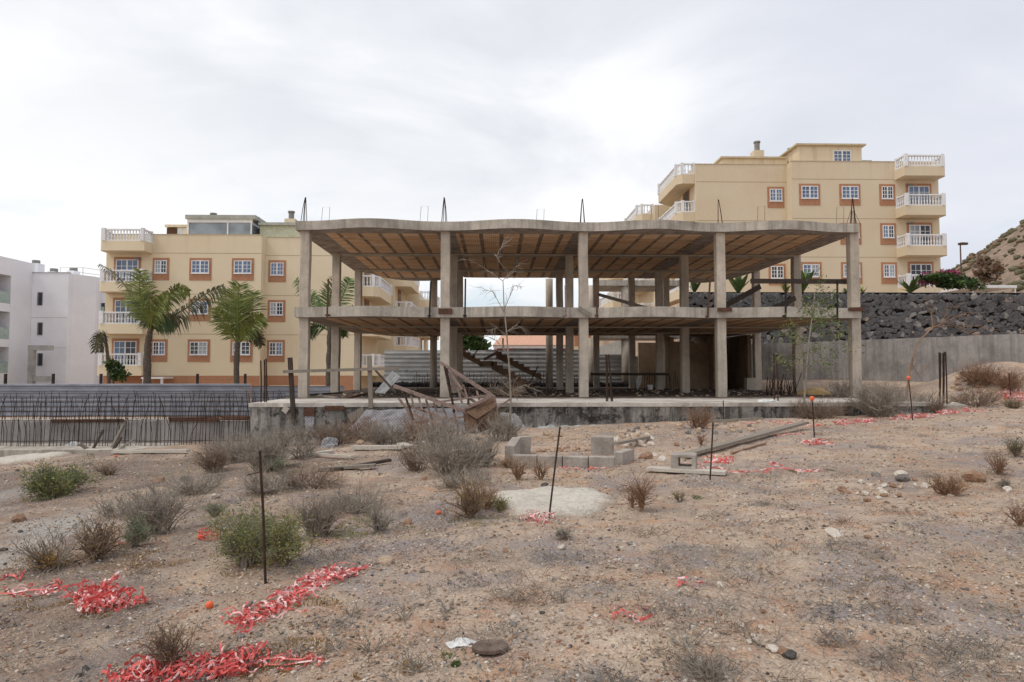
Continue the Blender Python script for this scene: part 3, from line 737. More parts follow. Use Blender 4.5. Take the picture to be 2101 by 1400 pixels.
# starter bars standing on the roof over each front column
def starter(x, y, z, h, lean, n=4, mat='rebar', spread=.11, name='starter_bars', r=.013):
    mb = MB()
    for k in range(n):
        a = k*6.283/n+.5; dx, dy = spread*math.cos(a), spread*math.sin(a)
        mb.tube([(x+dx, y+dy, z-.05), (x+dx*.55+lean*.5, y+dy*.55, z+h*.55), (x+dx*.12+lean, y+dy*.12, z+h*rb.uniform(.93,1.0))], r, 5)
    return mb.build(name, M[mat], bld)
for i, (p, top, ln) in enumerate(((624,402,.05),(911,402,.0),(1196,405,.0),(1477,407,-.06),(1754,404,0))):
    t = at(p, top, FY); starter(t.x-ln, FY+.16, T2, t.z-T2, ln)
mb = MB(); c = GX[4]
for k in range(5):
    mb.tube([(c-.25+.13*k+.02, FY+.1, T2-.03), (c-.2+.11*k, FY+.1, T2+.12), (c-.06+.03*k, FY+.12, T2+.5)], .008, 4)
mb.build('starter_bars', M['rebar'], bld)
# thin stirrups sticking out of the roof edge
for p, top in ((668,426),(870,424),(1108,430),(1343,424),(1561,424),(1723,426)):
    t = at(p, top, 26.0); g = .16; mb = MB()
    mb.tube([(t.x-g-.03, 26, T2-.03), (t.x-g+.05, 26, t.z), (t.x+g, 26, t.z+.02), (t.x+g-.04, 26, T2-.03)], .007, 4); mb.build('stirrup', M['rebar'], bld)
# broken form boards left on the front column joints
for p, wv, ya, yb, mk in ((914,28,633,644,'woodbrown'),(1487,28,632,639,'woodbrown'),(1757,30,631,638,'woodbrown'),(1203,10,632,642,'woodgrey')):
    a = at(p-wv/2, yb, 23.37); b = at(p+wv/2, ya, 23.37); mb = MB()
    if p == 1203: mb.bar(at(1187,632,23.33), at(1213,648,23.33), .05, .14, up=(0,0,1))
    else: mb.box((a.x, 23.33, a.z), (b.x, 23.415, b.z), 0, .012, rb)
    mb.build('form_board', M[mk], bld)
# guard posts clamped along the first floor edge
for p, ya, yb, ln in ((671,572,652,-3),(881,578,654,-3),(954,572,653,-1),(1161,586,653,1),(1225,572,653,0),(1452,573,655,-5),(1612,577,654,0),(1718,577,655,0)):
    Y = 22.86 if p not in (881, 1225, 1452) else 23.36
    mb = MB(); mb.bar(at(p, yb, Y), at(p-ln, ya, Y), .055, .04, up=(0,1,0)); a = at(p, yb-6, Y); mb.box((a.x-.07, Y+.02, a.z-.03), (a.x+.05, Y+.3, a.z+.02))
    mb.build('guard_post', M['woodbrown'] if p in (1225,1452,671) else M['rust'] if p in (1161,) else M['black'], bld)
# guard rails and slanting boards on the first floor
def board(name, p, q, w, h, mat, parent=None, lb=None, cat=None):
    mb = MB(); mb.bar(p, q, w, h); o = mb.build(name, M[mat], parent, loc=None if parent else p)
    return tag(o, lb, cat) if lb else o
board('guard_rail', at(1540,577,24.1), at(1748,578,24.1), .05, .17, 'wooddark', bld)
board('plank', Vector((at(1462,636,26).x, 25.9, T1+.05)), at(1560,588,26.5), .05, .2, 'wooddark', None, 'dark plank leaning up from the first floor towards the guard rail', 'plank')
board('plank', Vector((at(1560,631,27).x, 27.0, T1+.05)), at(1632,612,27.6), .05, .2, 'wooddark', None, 'dark plank leaning against a rear column on the first floor, far right', 'plank')
board('plank', at(1226,604,30), Vector((at(1378,634,27).x, 27.0, T1+.04)), .06, .14, 'woodgrey', None, 'long grey plank slanting down to the right on the first floor', 'plank')
board('plank', Vector((at(1290,630,26).x, 26, T1+.08)), Vector((at(1362,634,25.6).x, 25.6, T1+.05)), .3, .05, 'woodgrey', None, 'short grey board lying flat beneath the slanting plank on the first floor', 'plank')
board('guard_rail', at(1212,768,31), at(1372,768,31), .05, .12, 'wooddark', bld)
# fence of thin sticks inside the ground floor
mb = MB()
for i in range(16):
    x = at(1316,700,33).x+.12*i; mb.tube([(x, 33, Z0), (x+rb.uniform(-.08,.08), 33.05, 1.45+rb.uniform(-.12,.2))], .015, 4)
tag(mb.build('stick_fence', M['wooddark'], loc=(7,33,Z0)), 'row of thin dark sticks standing inside the ground floor', 'stick fence')
mb = MB()
a = at(1308,790,32.8); mb.tube([(a.x, a.y, Z0), (a.x+.05, a.y, Z0+.4), (a.x+.2, a.y, Z0+.75)], [.05,.16,.03], 7)
tag(mb.build('plastic_bag', M['whiteplastic'], loc=(a.x, a.y, Z0), smooth=True), 'white plastic bag caught on the stick row inside the ground floor', 'bag')
a = at(1334,797,32.5); mb = MB(); mb.tube([(a.x, a.y, Z0), (a.x, a.y, Z0+.24)], [.11,.14], 12); mb.tube([(a.x-.14, a.y, Z0+.24),(a.x, a.y-.1, Z0+.2),(a.x+.14, a.y, Z0+.24)], .008, 4)
tag(mb.build('bucket', M['white'], loc=(a.x, a.y, Z0)), 'small white bucket on the ground floor by the stick row', 'bucket')
# column starter bars standing on the terrace
def bars_at(pts, label, Y, z0, ties=True):
    root = empty('starter_bar_bundle', (at(pts[0][0], pts[0][2], Y).x, Y, z0), label, 'rebar bundle')
    for i, (px0, px1, top) in enumerate(pts):
        mb = MB(); b = at(px0, 800, Y); t = at(px1, top, Y); dy = .1*(i % 2)
        mb.tube([(b.x, Y+dy, z0-.02), ((b.x+t.x)/2+.01, Y+dy, (z0+t.z)/2), (t.x, Y+dy, t.z)], .02, 6); mb.build('bar', M['rebar'], root)
    return root
bars_at([(1244,1243,727),(1248,1246,729),(1254,1248,727),(1258,1250,730)], 'tall pair of dark bars standing on the terrace edge right of the centre column', 20.3, Z0)
bars_at([(1588,1588,727),(1591,1590,725),(1596,1593,729)], 'dark bars standing on the terrace between the two right front columns', 20.6, Z0)
bars_at([(1927,1930,724),(1931,1931,723),(1935,1937,722),(1938,1939,725),(1942,1940,723)], 'free standing bars by the right end of the terrace, near the mound', 21.2, tz(13.5,21.2))
bars_at([(536,535,740),(541,540,738),(547,546,736)], 'dark bars standing at the left end of the terrace', 19.9, Z0)
# bristle of cut rebar by the right columns
br = empty('rebar_stubs', (at(1600,800,25).x, 25, Z0), 'bristling clump of short cut rebar by the right rear columns', 'rebar stubs')
for i in range(34):
    x = at(1572+64*i/33, 800, 25).x; mb = MB(); h = rb.uniform(.25,.85)
    mb.tube([(x, 25+rb.uniform(-.3,.3), Z0), (x+rb.uniform(-.12,.12), 25+rb.uniform(-.3,.3), Z0+h)], .014, 4); mb.build('stub', M['rebar'], br)
# short rebar behind the building in front of the hoarding
for (pa, pb, n, lb) in ((850, 908, 12, 'low cage of thin rebar behind the left round column'), (950, 1130, 26, 'low cage of thin rebar under the stair at the rear'), (1165, 1200, 8, 'low cage of thin rebar behind the centre column')):
    rt = empty('rebar_cage', (at(pa,790,37.9).x, 37.9, Z0), lb, 'rebar cage')
    for i in range(n):
        x = at(pa+(pb-pa)*i/(n-1), 790, 37.9).x; mb = MB(); h = rb.uniform(.5,.95)
        mb.tube([(x, 37.9, Z0), (x+rb.uniform(-.04,.04), 37.9, Z0+h)], .014, 4); mb.build('bar', M['rebar'], rt)
    for z in (.3, .6):
        mb = MB(); mb.tube([(at(pa,790,37.9).x, 37.88, Z0+z), (at(pb,790,37.9).x, 37.88, Z0+z+.02)], .012, 4); mb.build('tie_bar', M['rebar'], rt)
# ------------------------------------------------------------------ rebar walls at left
rw = empty('retaining_wall', (-12, 21, -.7), 'low unfinished concrete wall at left with a front row of rebar', 'wall')
LX = -21.0; RX = -7.02
mb = MB(); mb.box((LX, 21.0, -1.0), (RX, 21.28, .10)); mb.build('wall_face', M['wallconc'], rw)
mb = MB()
xx = LX
while xx < RX-.3:
    ln = min(rb.uniform(.7,2.6), RX-xx); 
    if rb.random() < .72: hh = rb.uniform(.07,.17); dz = rb.uniform(-.03,.05); mb.box((xx+.03, 20.93, .09+dz), (xx+ln-.03, 20.985, .09+dz+hh), 0, .02, rb)
    xx += ln
mb.build('formwork_board', M['woodbrown'], rw)
mb = MB(); nn = 60; vs = []
for i in range(nn+1):
    x = LX+(RX-LX)*i/nn; z = -.57+.03*nz(x*1.2, 0, 2)
    for (y, zz) in ((19.5+.05*nz(x*2, 1, 1), -1.1), (19.45+.06*nz(x*2.5, 3, 1), z-.02), (19.55, z), (21.0, z)): vs.append((x, y, zz))
mb.add(vs, [(i*4+k, (i+1)*4+k, (i+1)*4+k+1, i*4+k+1) for i in range(nn) for k in range(3)]); mb.build('footing', M['slab'], rw)
def rebar_row(root, n, x0, x1, Y, z0, zt, jit, r, seed):
    q = random.Random(seed)
    for i in range(n):
        x = x0+(x1-x0)*(i+q.uniform(-.45,.45))/n; mb = MB(); h = zt+q.uniform(-jit, jit); b = q.uniform(-.09,.09)
        if q.random() < .12: b *= 3.2
        mb.tube([(x, Y, z0-.03), (x+b*.2, Y+.03, (z0+h)*.5), (x+b, Y+q.uniform(-.06,.06), h)], r, 4, True); mb.build('rebar', M['rebar'], root)
rebar_row(rw, 100, -15.4, RX-.05, 20.25, -.57, .46, .34, .0095, 4)
for z in (-.42, .18):
    mb = MB(); mb.tube([(-15.6+.5*k, 20.22, z+.02*nz(k, z, 3)) for k in range(18)], .010, 4); mb.build('tie_bar', M['rebar'], rw)
rw2 = empty('rebar_mat', (-12, 23.5, -.6), 'standing rebar mat on a second footing behind the low wall', 'rebar mat')
mb = MB(); mb.box((LX, 23.2, -1.0), (RX-.1, 24.0, -.02)); mb.build('footing', M['slab'], rw2)
rebar_row(rw2, 100, -17.6, RX-.15, 23.5, -.02, .84, .14, .010, 9)
for z in (.08, .24, .40, .56, .70, .84):
    mb = MB(); mb.tube([(-18+.6*k, 23.47, z+.015*nz(k, z, 7)) for k in range(19)], .010, 4); mb.build('tie_bar', M['rebar'], rw2)
# props and boards leaning in the pit
def pw(px, py, Y): return at(px, py, Y)
for p, q, Y, w, mk, lb in (
    ((162,910),(188,927),19.42,.09,'woodgrey','short grey board leaning on the footing, leftmost of five'),
    ((189,925),(212,882),19.7,.06,'wooddark','dark thin board leaning up at left of the leaning boards'),
    ((226,927),(254,872),19.9,.12,'woodgrey','widest grey board leaning against the rebar'),
    ((230,926),(249,898),19.5,.06,'wooddark','short dark board leaning in front of the widest grey board'),
    ((238,928),(276,900),19.45,.07,'woodgrey','grey board leaning right, rightmost of the leaning boards')):
    a = pw(*p, Y); b = pw(*q, Y+.35); mb = MB(); mb.bar(a, b, .05, w, up=(0,1,0)); tag(mb.build('plank', M[mk], loc=a), lb, 'plank')
a = gnd(233, 931, .05); b = gnd(386, 931, .07); mb = MB(); mb.bar(a, b, .14, .07); tag(mb.build('plank', M['woodpale'], loc=a), 'long pale plank flat on the dirt in front of the rebar pit', 'plank')
# crumpled white sheet
def crumple(name, c, rx, ry, rz, label, cat, mat, seed):
    vs0, fs = ICO[3]; mb = MB(); out = []
    for v in vs0:
        k = 1+.45*noise.noise(v*1.8+Vector((seed,0,0)))+.3*abs(noise.noise(v*4.5+Vector((0,seed,0))))
        out.append((c[0]+v.x*rx*k, c[1]+v.y*ry*k, c[2]+max(-.15, v.z*k)*rz))
    mb.add(out, fs); return tag(mb.build(name, mat, loc=c), label, cat)
crumple('plastic_sheet', gnd(150, 925), .28, .2, .2, 'crumpled white plastic sheet by the footing of the rebar pit', 'plastic sheet', M['whiteplastic'], 4)
crumple('plastic_scrap', gnd(948, 1322), .075, .06, .02, 'flat torn white plastic scrap beside the rusty disc', 'plastic scrap', M['whiteplastic'], 7)
crumple('plastic_sheet', Vector((at(1575,815,20).x, 20.0, Z0)), .3, .15, .07, 'crumpled white plastic on the terrace edge near the right column', 'plastic sheet', M['whiteplastic'], 9)
crumple('sheet_bundle', gnd(676, 918), .2, .16, .24, 'ribbed grey bundle at the foot of the foundation wall', 'bundle', M['tarp'], 14)
# ------------------------------------------------------------------ corrugated hoardings
def hoarding(name_lb, x0, x1, Y, z0, z1, pw_=3.0, posts=(), steps=None):
    root = empty('metal_hoarding', ((x0+x1)/2, Y, z0), name_lb, 'hoarding'); q = random.Random(int(x0*10)+7)
    x = x0; pit = .24
    while x < x1-.05:
        xe = min(x1, x+pw_); mb = MB(); dz = q.uniform(-.03,.03); dy = q.uniform(-.008,.008)+(.011 if int(x*7) % 2 else -.011); prof = []; z = z0
        while z < z1+dz-1e-6:
            for (a, d) in ((0,0),(.10,0),(.13,.05),(.21,.05)):
                if z+a <= z1+dz: prof.append((z+a, d))
            z += pit
        k = len(prof); vs = []
        for t in (x, (x+xe)/2, xe+(.05 if xe < x1 else 0)):
            w_ = q.uniform(-.015,.015)
            vs += [(t, Y+dy-d+w_, zz) for zz, d in prof]
        mb.add(vs, [(c*k+i, (c+1)*k+i, (c+1)*k+i+1, c*k+i+1) for c in range(2) for i in range(k-1)]); mb.build('panel', M['hoard' if z0 < 0 else 'hoard_grey'], root)
        x = xe
    for p in posts: mb = MB(); mb.bar((p, Y+.12, z0), (p, Y+.12, z1+.42), .1, .1, up=(0,1,0)); mb.build('post', M['black'], root)
    return root
hoarding('long low corrugated metal hoarding left of the building, with dark posts', -30, at(515,790,34).x, 34, -.7, 1.05, 2.6, [at(p, 770, 34.1).x for p in (11,109,207,405,503)])
hoarding('lower corrugated metal hoarding end piece between terrace and left columns', at(515,790,34).x+.02, at(706,790,34).x, 34.08, -.7, .90, 2.4)
hoarding('tall dented grey corrugated hoarding behind the middle of the building', at(789,718,39.4).x, at(1188,720,39.4).x, 39.4, .3, 2.83, 2.9)
hoarding('grey corrugated hoarding behind the round columns, lower than its neighbour', at(1188,728,39.5).x+.02, at(1345,728,39.5).x, 39.5, .3, 2.55, 2.6)
# ------------------------------------------------------------------ walls at right
cw = empty('boundary_wall', (18, 31, 0), 'plain weathered grey concrete boundary wall at right', 'wall')
A = Vector((13.6, 37.9)); B = Vector((24.5, 21.3)); nrm = Vector((-(B-A).y, (B-A).x)).normalized()*.15; nrm = -nrm if nrm.x > 0 else nrm
mb = MB(); n = 40; vs = []
for i in range(n+1):
    t = i/n; c = A+(B-A)*t; zt = 3.08+.03*nz(t*9, 0, 1)
    for (s_, z) in ((1, -.5), (1, zt*.5), (1, zt), (-1, zt), (-1, -.5)): vs.append((c.x+nrm.x*s_, c.y+nrm.y*s_, z))
mb.add(vs, [(i*5+k, (i+1)*5+k, (i+1)*5+k+1, i*5+k+1) for i in range(n) for k in range(4)]); mb.build('wall_face', M['wallconc'], cw)
sw = empty('stone_wall', (24, 40, 0), 'tall dark lava boulder retaining wall at right', 'wall')
x0s = at(1406,600,40).x; x1s = 38
mb = MB(); mb.box((x0s, 40.06, -.5), (x1s, 40.7, 6.2)); mb.box((x0s, 40.0, 6.2), (x1s, 40.75, 6.28)); mb.build('backing', M['stone_dark'], sw)
mb = MB(); q = random.Random(8); z = 1.2; row = 0
while z < 6.05:
    h = q.uniform(.22,.33); x = x0s+q.uniform(0,.3)
    while x < x1s:
        w_ = q.uniform(.17,.58); hh = h*q.uniform(.75,1.45); vs0, fs = ICO[2]; ph = q.uniform(0,99); rot = Euler((0, q.uniform(-.8,.8), 0)).to_matrix(); out = []
        cz = min(z+h/2+q.uniform(-.13,.13), 6.2-hh*.5)
        for v in vs0:
            c = Vector((max(-.72,min(.72,v.x)), max(-.7,min(.7,v.y)), max(-.7,min(.7,v.z))))*1.36
            k = 1+.3*noise.noise(v*1.4+Vector((ph,0,ph))); u = rot @ Vector((c.x*w_*.53*k, 0, c.z*hh*.54*k))
            out.append((x+w_/2+u.x, 40.02+c.y*.16*k, cz+u.z))
        mb.add(out, fs, q.choices((0,1,2),(88,9,3))[0]); x += w_*.93
    z += h*.88
mb.build('boulders', [M['stone_black'], M['stone_mid'], M['stone_tan']], sw)
# ------------------------------------------------------------------ yellow apartment blocks
def apartment(name_lb, X0, sg, Y0, zo, glass, seed):
    q = random.Random(seed); YM = M['yellow_left'] if glass else M['yellow']
    W = lambda u, v, z: (X0+sg*u, Y0+v, z+zo)
    root = empty('apartment_building', W(9, 0, 0), name_lb, 'building')
    def box(mb, u0, u1, v0, v1, z0, z1, mi=0):
        a = W(u0, v0, z0); b = W(u1, v1, z1)
        mb.box((min(a[0],b[0]), a[1], a[2]), (max(a[0],b[0]), b[1], b[2]), mi)
    def pbuild(poly, z0, z1, nm, mat):
        mb = MB(); mb.prism([W(u, v, 0)[:2] for u, v in poly], z0+zo, z1+zo); return mb.build(nm, mat, root)
    ZT = 11.55; ZB = -2.2
    pbuild([(0,0),(11.2,0),(11.2,.9),(18.2,.9),(18.2,10),(0,10)], ZB, ZT, 'wall', YM)
    pbuild([(4,9),(19.5,9),(19.5,17.5),(4,17.5)], ZB, ZT-1.15, 'wall', YM)
    pbuild([(4,16.5),(20.8,16.5),(20.8,26),(4,26)], ZB, ZT-2.3, 'wall', YM)
    for (u0, u1, v0) in ((0,11.2,0),(11.2,18.2,.9)):
        mb = MB(); box(mb, u0-.012 if u0 == 0 else u0+.012, u1+(.012 if u0 == 0 else .012), v0-.015, v0-.0005, ZB, 1.26); mb.build('plinth', M['terracotta'], root)
        for zz in (4.28, 7.2, 10.2):
            mb = MB(); box(mb, u0+.01, u1-.01, v0-.006, v0-.0005, zz-.016, zz+.016); mb.build('floor_joint', M['terracotta'] if False else M['facade_joint'], root)
        mb = MB(); box(mb, u0-.03, u1+.03, v0-.03, v0+.22, ZT, ZT+.05); mb.build('parapet_cap', M['yellow_dark'], root)
    def window(u, v, zc, w, door=False, open_=0, kind=None, trim='terracotta'):
        h = 1.64 if not door else 2.5
        sur = MB(); box(sur, u-w/2, u+w/2, v-.03, v-.002, zc-.82 if not door else zc-1.68, zc+.82)
        so = sur.build('window', YM if trim == 'wall' else M[trim], root)
        ww = w-.34; zt = zc+.64; zb = zc-.30 if not door else zc-1.6
        fr = MB(); t = .06
        box(fr, u-ww/2, u-ww/2+t, v-.075, v-.031, zb, zt); box(fr, u+ww/2-t, u+ww/2, v-.075, v-.031, zb, zt)
        box(fr, u-ww/2+t, u+ww/2-t, v-.075, v-.031, zb, zb+t); box(fr, u-ww/2+t, u+ww/2-t, v-.075, v-.031, zt-t, zt)
        box(fr, u-.05, u+.05, v-.08, v-.031, zb+t, zt-t)
        ncol = 2; nrow = 3 if not door else 5
        for s_ in (-1, 1):
            for c in range(1, ncol): x = u+s_*(.05+(ww/2-t-.05)*c/ncol); box(fr, x-.018, x+.018, v-.065, v-.031, zb+t, zt-t)
            for r_ in range(1, nrow): zz = zb+t+(zt-zb-2*t)*r_/nrow; a_, b_ = sorted((u+s_*.05, u+s_*(ww/2-t))); box(fr, a_, b_, v-.062, v-.031, zz-.018, zz+.018)
        fo = fr.build('window_frame', M['white'], so)
        for s_ in (-1, 1):
            a_, b_ = sorted((u+s_*.05, u+s_*(ww/2-t))); pm = MB(); box(pm, a_, b_, v-.04, v-.033, zb+t, zt-t)
            dk = kind or q.choices(('pane_blue','pane_dark','pane_curtain'),(50,25,25))[0]
            if open_ == s_: dk = 'pane_dark'
            pm.build('pane', M[dk], so)
        sl = MB(); box(sl, u-ww/2-.04, u+ww/2+.04, v-.10, v-.031, zb-.05, zb-.002); sl.build('sill', M['white'], so)
    for k in range(3):
        zc = 3.08+2.97*k; kd = 'pane_blue' if k == 2 else None
        window(1.54, 0, zc+.05, 1.95, True, 0, kd)
        window(3.95, 0, zc, 1.2, False, 1 if k == 2 else 0, kd if k != 2 else None); window(6.8, 0, zc, 1.6, False, -1 if k == 0 else 0, kd); window(9.87, 0, zc, 1.6, False, 0, kd)
        window(12.07, .9, zc, 1.3, False, 0, kd)
    for u in (6.2, 9.3, 12.4, 15.2):   # cream ground floor window heads
        v = 0 if u < 11 else .9; mb = MB(); box(mb, u-.8, u+.8, v-.05, v-.016, -.4, .55); o = mb.build('window', YM, root)
        mb = MB(); box(mb, u-.62, u+.62, v-.07, v-.051, -.3, .35); mb.build('pane', M['pane_dark'], o)
    def baluster_run(mb, p, q_, zb, zt):
        p = Vector(p); q_ = Vector(q_); L = (q_-p).length; n = max(2, int(L/.21))
        mb.bar((p.x,p.y,zt-.05), (q_.x,q_.y,zt-.05), .16, .10); mb.bar((p.x,p.y,zb+.04), (q_.x,q_.y,zb+.04), .14, .08)
        for i in range(n):
            c = p+(q_-p)*((i+.5)/n); h = zt-zb-.2
            mb.tube([(c.x,c.y,zb+.08+h*t) for t in (0,.12,.35,.62,.85,1)], [.045,.03,.06,.032,.04,.045], 6, False)
    def balcony(pts, zf, fas, nm='balcony', rail=.86, base=None, post=True):
        """pts: open chain (u,v) of the outer edge, wall to wall"""
        poly = [W(u, v, 0)[:2] for u, v in pts]
        mb = MB(); mb.prism(poly, zf-fas+zo, zf+zo); o = mb.build(nm, YM, root)
        r_ = MB(); inn = poly
        for i in range(len(poly)-1):
            a, b = Vector(poly[i]), Vector(poly[i+1]); d = (b-a).normalized()*.1; cen = Vector((sum(p[0] for p in poly)/len(poly), sum(p[1] for p in poly)/len(poly)))
            nn = Vector((-d.y, d.x)).normalized()*.1; nn = nn if (cen-a).dot(nn) > 0 else -nn
            baluster_run(r_, (*(a+nn+d),0), (*(b+nn-d),0), zf+zo+.003, zf+zo+rail)
        for i, p in enumerate(poly):
            cen = Vector((sum(c[0] for c in poly)/len(poly), sum(c[1] for c in poly)/len(poly))); c = Vector(p)+(cen-Vector(p)).normalized()*.15
            r_.box((c.x-.11, c.y-.11, zf+zo+.002), (c.x+.11, c.y+.11, zf+zo+rail+.06))
        r_.build('balustrade', M['white'], o)
        return o
    for k, zf in enumerate((1.97, 4.94, 7.93, 10.86)):
        balcony([(.15,-.004),(.15,-1.0),(.35,-1.25),(3.35,-1.25),(3.35,-.004)], zf, .70)
    for k, zf in enumerate((1.97, 4.94, 7.93, 10.86)):
        balcony([(18.204,1.2),(19.15,1.2),(19.55,1.6),(19.55,7.4),(18.204,8.6)], zf, .72)
    for k, zf in enumerate((.85, 3.8, 6.8, 9.72)):
        balcony([(19.504,9.6),(20.5,9.6),(20.9,10.0),(20.9,15.6),(19.504,16.4)], zf, .72)
    for k, zf in enumerate((2.7, 5.65, 8.6)):
        balcony([(20.804,17.4),(21.8,17.4),(22.2,17.9),(22.2,23.5),(20.804,24.2)], zf, .72)
    # doors on the side face behind the balconies
    for (uu, vv, zs) in ((18.2, 3.6, (4.94,7.93)), (19.5, 12.4, (3.8,6.8)), (20.8, 20, (2.7,5.65))):
        for zf in zs:
            mb = MB(); box(mb, uu+.003, uu+.03, vv-.95, vv+.95, zf, zf+2.3); o = mb.build('balcony_door', M['terracotta'], root)
            mb = MB(); box(mb, uu+.031, uu+.05, vv-.75, vv+.75, zf+.05, zf+2.1); mb.build('pane', M['pane_dark'], o)
    # wall lamps under the top balconies
    for zf in (10.0, 7.1): mb = MB(); box(mb, 2.1, 2.5, -.28, -.03, zf-.28, zf-.2); mb.build('wall_lamp', M['vent'], root)
    # penthouse storey
    if glass:
        mb = MB(); box(mb, 4.5, 9.4, 3.0, 7, ZT-.3, 13.35); mb.build('sunroom_wall', M['pane_sunroom'], root)
        mb = MB(); box(mb, 4.35, 9.75, 2.75, 7.2, 13.36, 13.66); mb.build('sunroom_roof', M['greycladding'], root)
        mb = MB()
        for u in (4.5, 7.55, 9.36): box(mb, u-.05, u+.05, 2.93, 2.997, ZT-.2, 13.3)
        box(mb, 4.45, 9.45, 2.92, 2.995, 13.1, 13.355); mb.build('sunroom_frame', M['white'], root)
        mb = MB(); box(mb, 9.8, 14.2, 3.6, 8, ZT-.3, 13.0); mb.build('penthouse_wall', M['greycladding2'], root)
        mb = MB(); box(mb, 9.77, 14.8, 3.3, 8.2, 13.01, 13.22); mb.build('penthouse_roof', M['greycladding'], root)
        mb = MB(); box(mb, 3.0, 4.3, 4.4, 7, ZT-.3, 13.0); mb.build('stair_head', M['white'], root)
        mb = MB(); box(mb, 2.2, 3.0, 4.35, 7, ZT-.3, 12.95); mb.build('shutter', M['woodbrown'], root)
        mb = MB(); box(mb, 2.1, 4.4, 4.2, 7, 13.01, 13.2); mb.build('stair_head_roof', YM, root)
        mb = MB(); a, b, c = W(3.5,3.2,ZT-.2), W(4.4,3.2,ZT-.2), W(4.4,3.2,13.0); mb.add([a,b,c], [(0,1,2)]); a2 = [(x,y+.2,z) for x,y,z in (a,b,c)]; mb.add(a2, [(2,1,0)]); mb.quad(a,c,a2[2],a2[0]); mb.build('stair_parapet', YM, root)
    else:
        mb = MB(); box(mb, 4.4, 9.5, 2.6, 8, ZT-.3, 13.6); mb.build('penthouse_wall', YM, root)
        mb = MB(); box(mb, 4.15, 9.75, 2.35, 8.2, 13.61, 13.74); mb.build('penthouse_roof', M['yellow_dark'], root)
        window(6.0, 2.6, 12.6, 1.75, False, 0, 'pane_blue', 'wall')
        mb = MB(); box(mb, 9.6, 15.0, 4.4, 9, ZT-.3, 13.1); mb.build('penthouse_wall', YM, root)
        mb = MB(); box(mb, 9.77, 15.15, 4.2, 9.2, 13.11, 13.25); mb.build('penthouse_roof', M['yellow_dark'], root)
        mb = MB(); box(mb, 2.4, 4.1, 5.0, 8, ZT-.3, 13.1); mb.build('sunroom_wall', M['white'], root)
        mb = MB(); box(mb, 2.3, 4.2, 4.9, 8.1, 13.11, 13.22); mb.build('sunroom_roof', M['greycladding'], root)
        mb = MB(); a, b, c = W(3.1,2.8,ZT-.1), W(4.4,2.8,ZT-.1), W(4.4,2.8,12.6); mb.add([a,b,c], [(0,1,2)]); a2 = [(x,y+.2,z) for x,y,z in (a,b,c)]; mb.add(a2, [(2,1,0)]); mb.quad(a,c,a2[2],a2[0]); mb.build('stair_parapet', YM, root)
    for (cpx, cpy, cv, zb) in (((438,438,6,13.66),(526,446,6.5,13.22),(598,434,5,13.22)) if glass else ((1553,291,5.2,13.25),(1622,305,7.4,13.25))):
        cc = at(cpx, cpy, Y0+cv+.45); u = (cc.x-X0)*sg; v = cv; zt = cc.z-zo
        mb = MB(); box(mb, u-.42, u+.42, v, v+.9, zb-.05, zb+(zt-zb)*.5); o = mb.build('chimney', YM, root)
        mb = MB(); c = W(u, v+.45, 0); mb.tube([(c[0],c[1],zb+zo+(zt-zb)*.5), (c[0],c[1],zt+zo)], .22, 14); mb.tube([(c[0],c[1],zt+zo-.12), (c[0],c[1],zt+zo)], .28, 14); mb.build('chimney_vent', M['vent'], o)
    return root
M['facade_joint'] = nmat('facade_joint', S(150,132,104), S(160,142,114), 2, .9, 0)
M['yellow_dark'] = nmat('cream_cap', S(180,164,138), S(192,177,150), 2, .9, .1, .004)
M['greycladding2'] = nmat('pale_green_grey_panel', S(176,178,158), S(188,190,170), 1, .8, .05, .004)
M['pane_sunroom'] = pane('sunroom_glass', S(146,154,162), .12)
apartment('yellow apartment building at left, glass sunroom on its roof, behind the palms', at(220,640,50).x-.16, 1, 50.0, 0.0, True, 21)
apartment('yellow apartment building at right, standing higher above the dark boulder wall', 33.4, -1, 50.4, 5.87, False, 33)
# small white canopy in front of the left block
mb = MB(); a = at(322,774,48.5); b = at(337,787,48.5); mb.box((a.x-1, 48.3, a.z-.12), (a.x+.5, 49.9, a.z)); mb.box((a.x-.95, 48.4, -1), (a.x-.8, 48.5, a.z-.12)); mb.box((a.x+.3, 48.4, -1), (a.x+.45, 48.5, a.z-.12))
tag(mb.build('entrance_canopy', M['white'], loc=(a.x, 48.5, 0)), 'small white entrance canopy by the first palm trunk', 'canopy')
# ------------------------------------------------------------------ white modern building at far left
wb = empty('white_building', (-46, 64, 0), 'modern white rendered apartment building at far left', 'building')
mb = MB(); X1 = at(65,600,66).x
def wallbox(nm, a, b, mat='whitewall', parent=None): mb = MB(); mb.box(a, b); return mb.build(nm, M[mat], parent or wb)
# front block with recessed loggias on its long side
zl = [(at(14,a,62.4).z, at(14,b,62.4).z) for a, b in ((564,622),(639,696),(712,766))]
ztop = at(30,533,63.8).z
yA, yB = 59.0, 63.2
wallbox('wall', (X1-6, yB, -2), (X1, 66.4, ztop))
wallbox('wall', (X1-6, 48, -2), (X1-2.0, yB-.01, ztop))
prev = -2
for (zt, zb) in sorted(zl, key=lambda t: t[1]):
    wallbox('wall', (X1-1.99, yA, prev), (X1-.004, yB-.01, zb)); prev = zt
    g = wallbox('balcony_glass', (X1-.12, yA+.02, zb+.02), (X1-.06, yB-.03, zb+1.05), 'glassgreen')
    d = wallbox('balcony_door', (X1-1.985, yA+1.4, zb+.05), (X1-1.95, yB-.3, zt-.3), 'pane_dark')
wallbox('wall', (X1-1.99, yA, prev), (X1-.004, yB-.01, ztop-.003)); wallbox('wall', (X1-1.99, 48, -2), (X1-.008, yA-.01, ztop-.006))
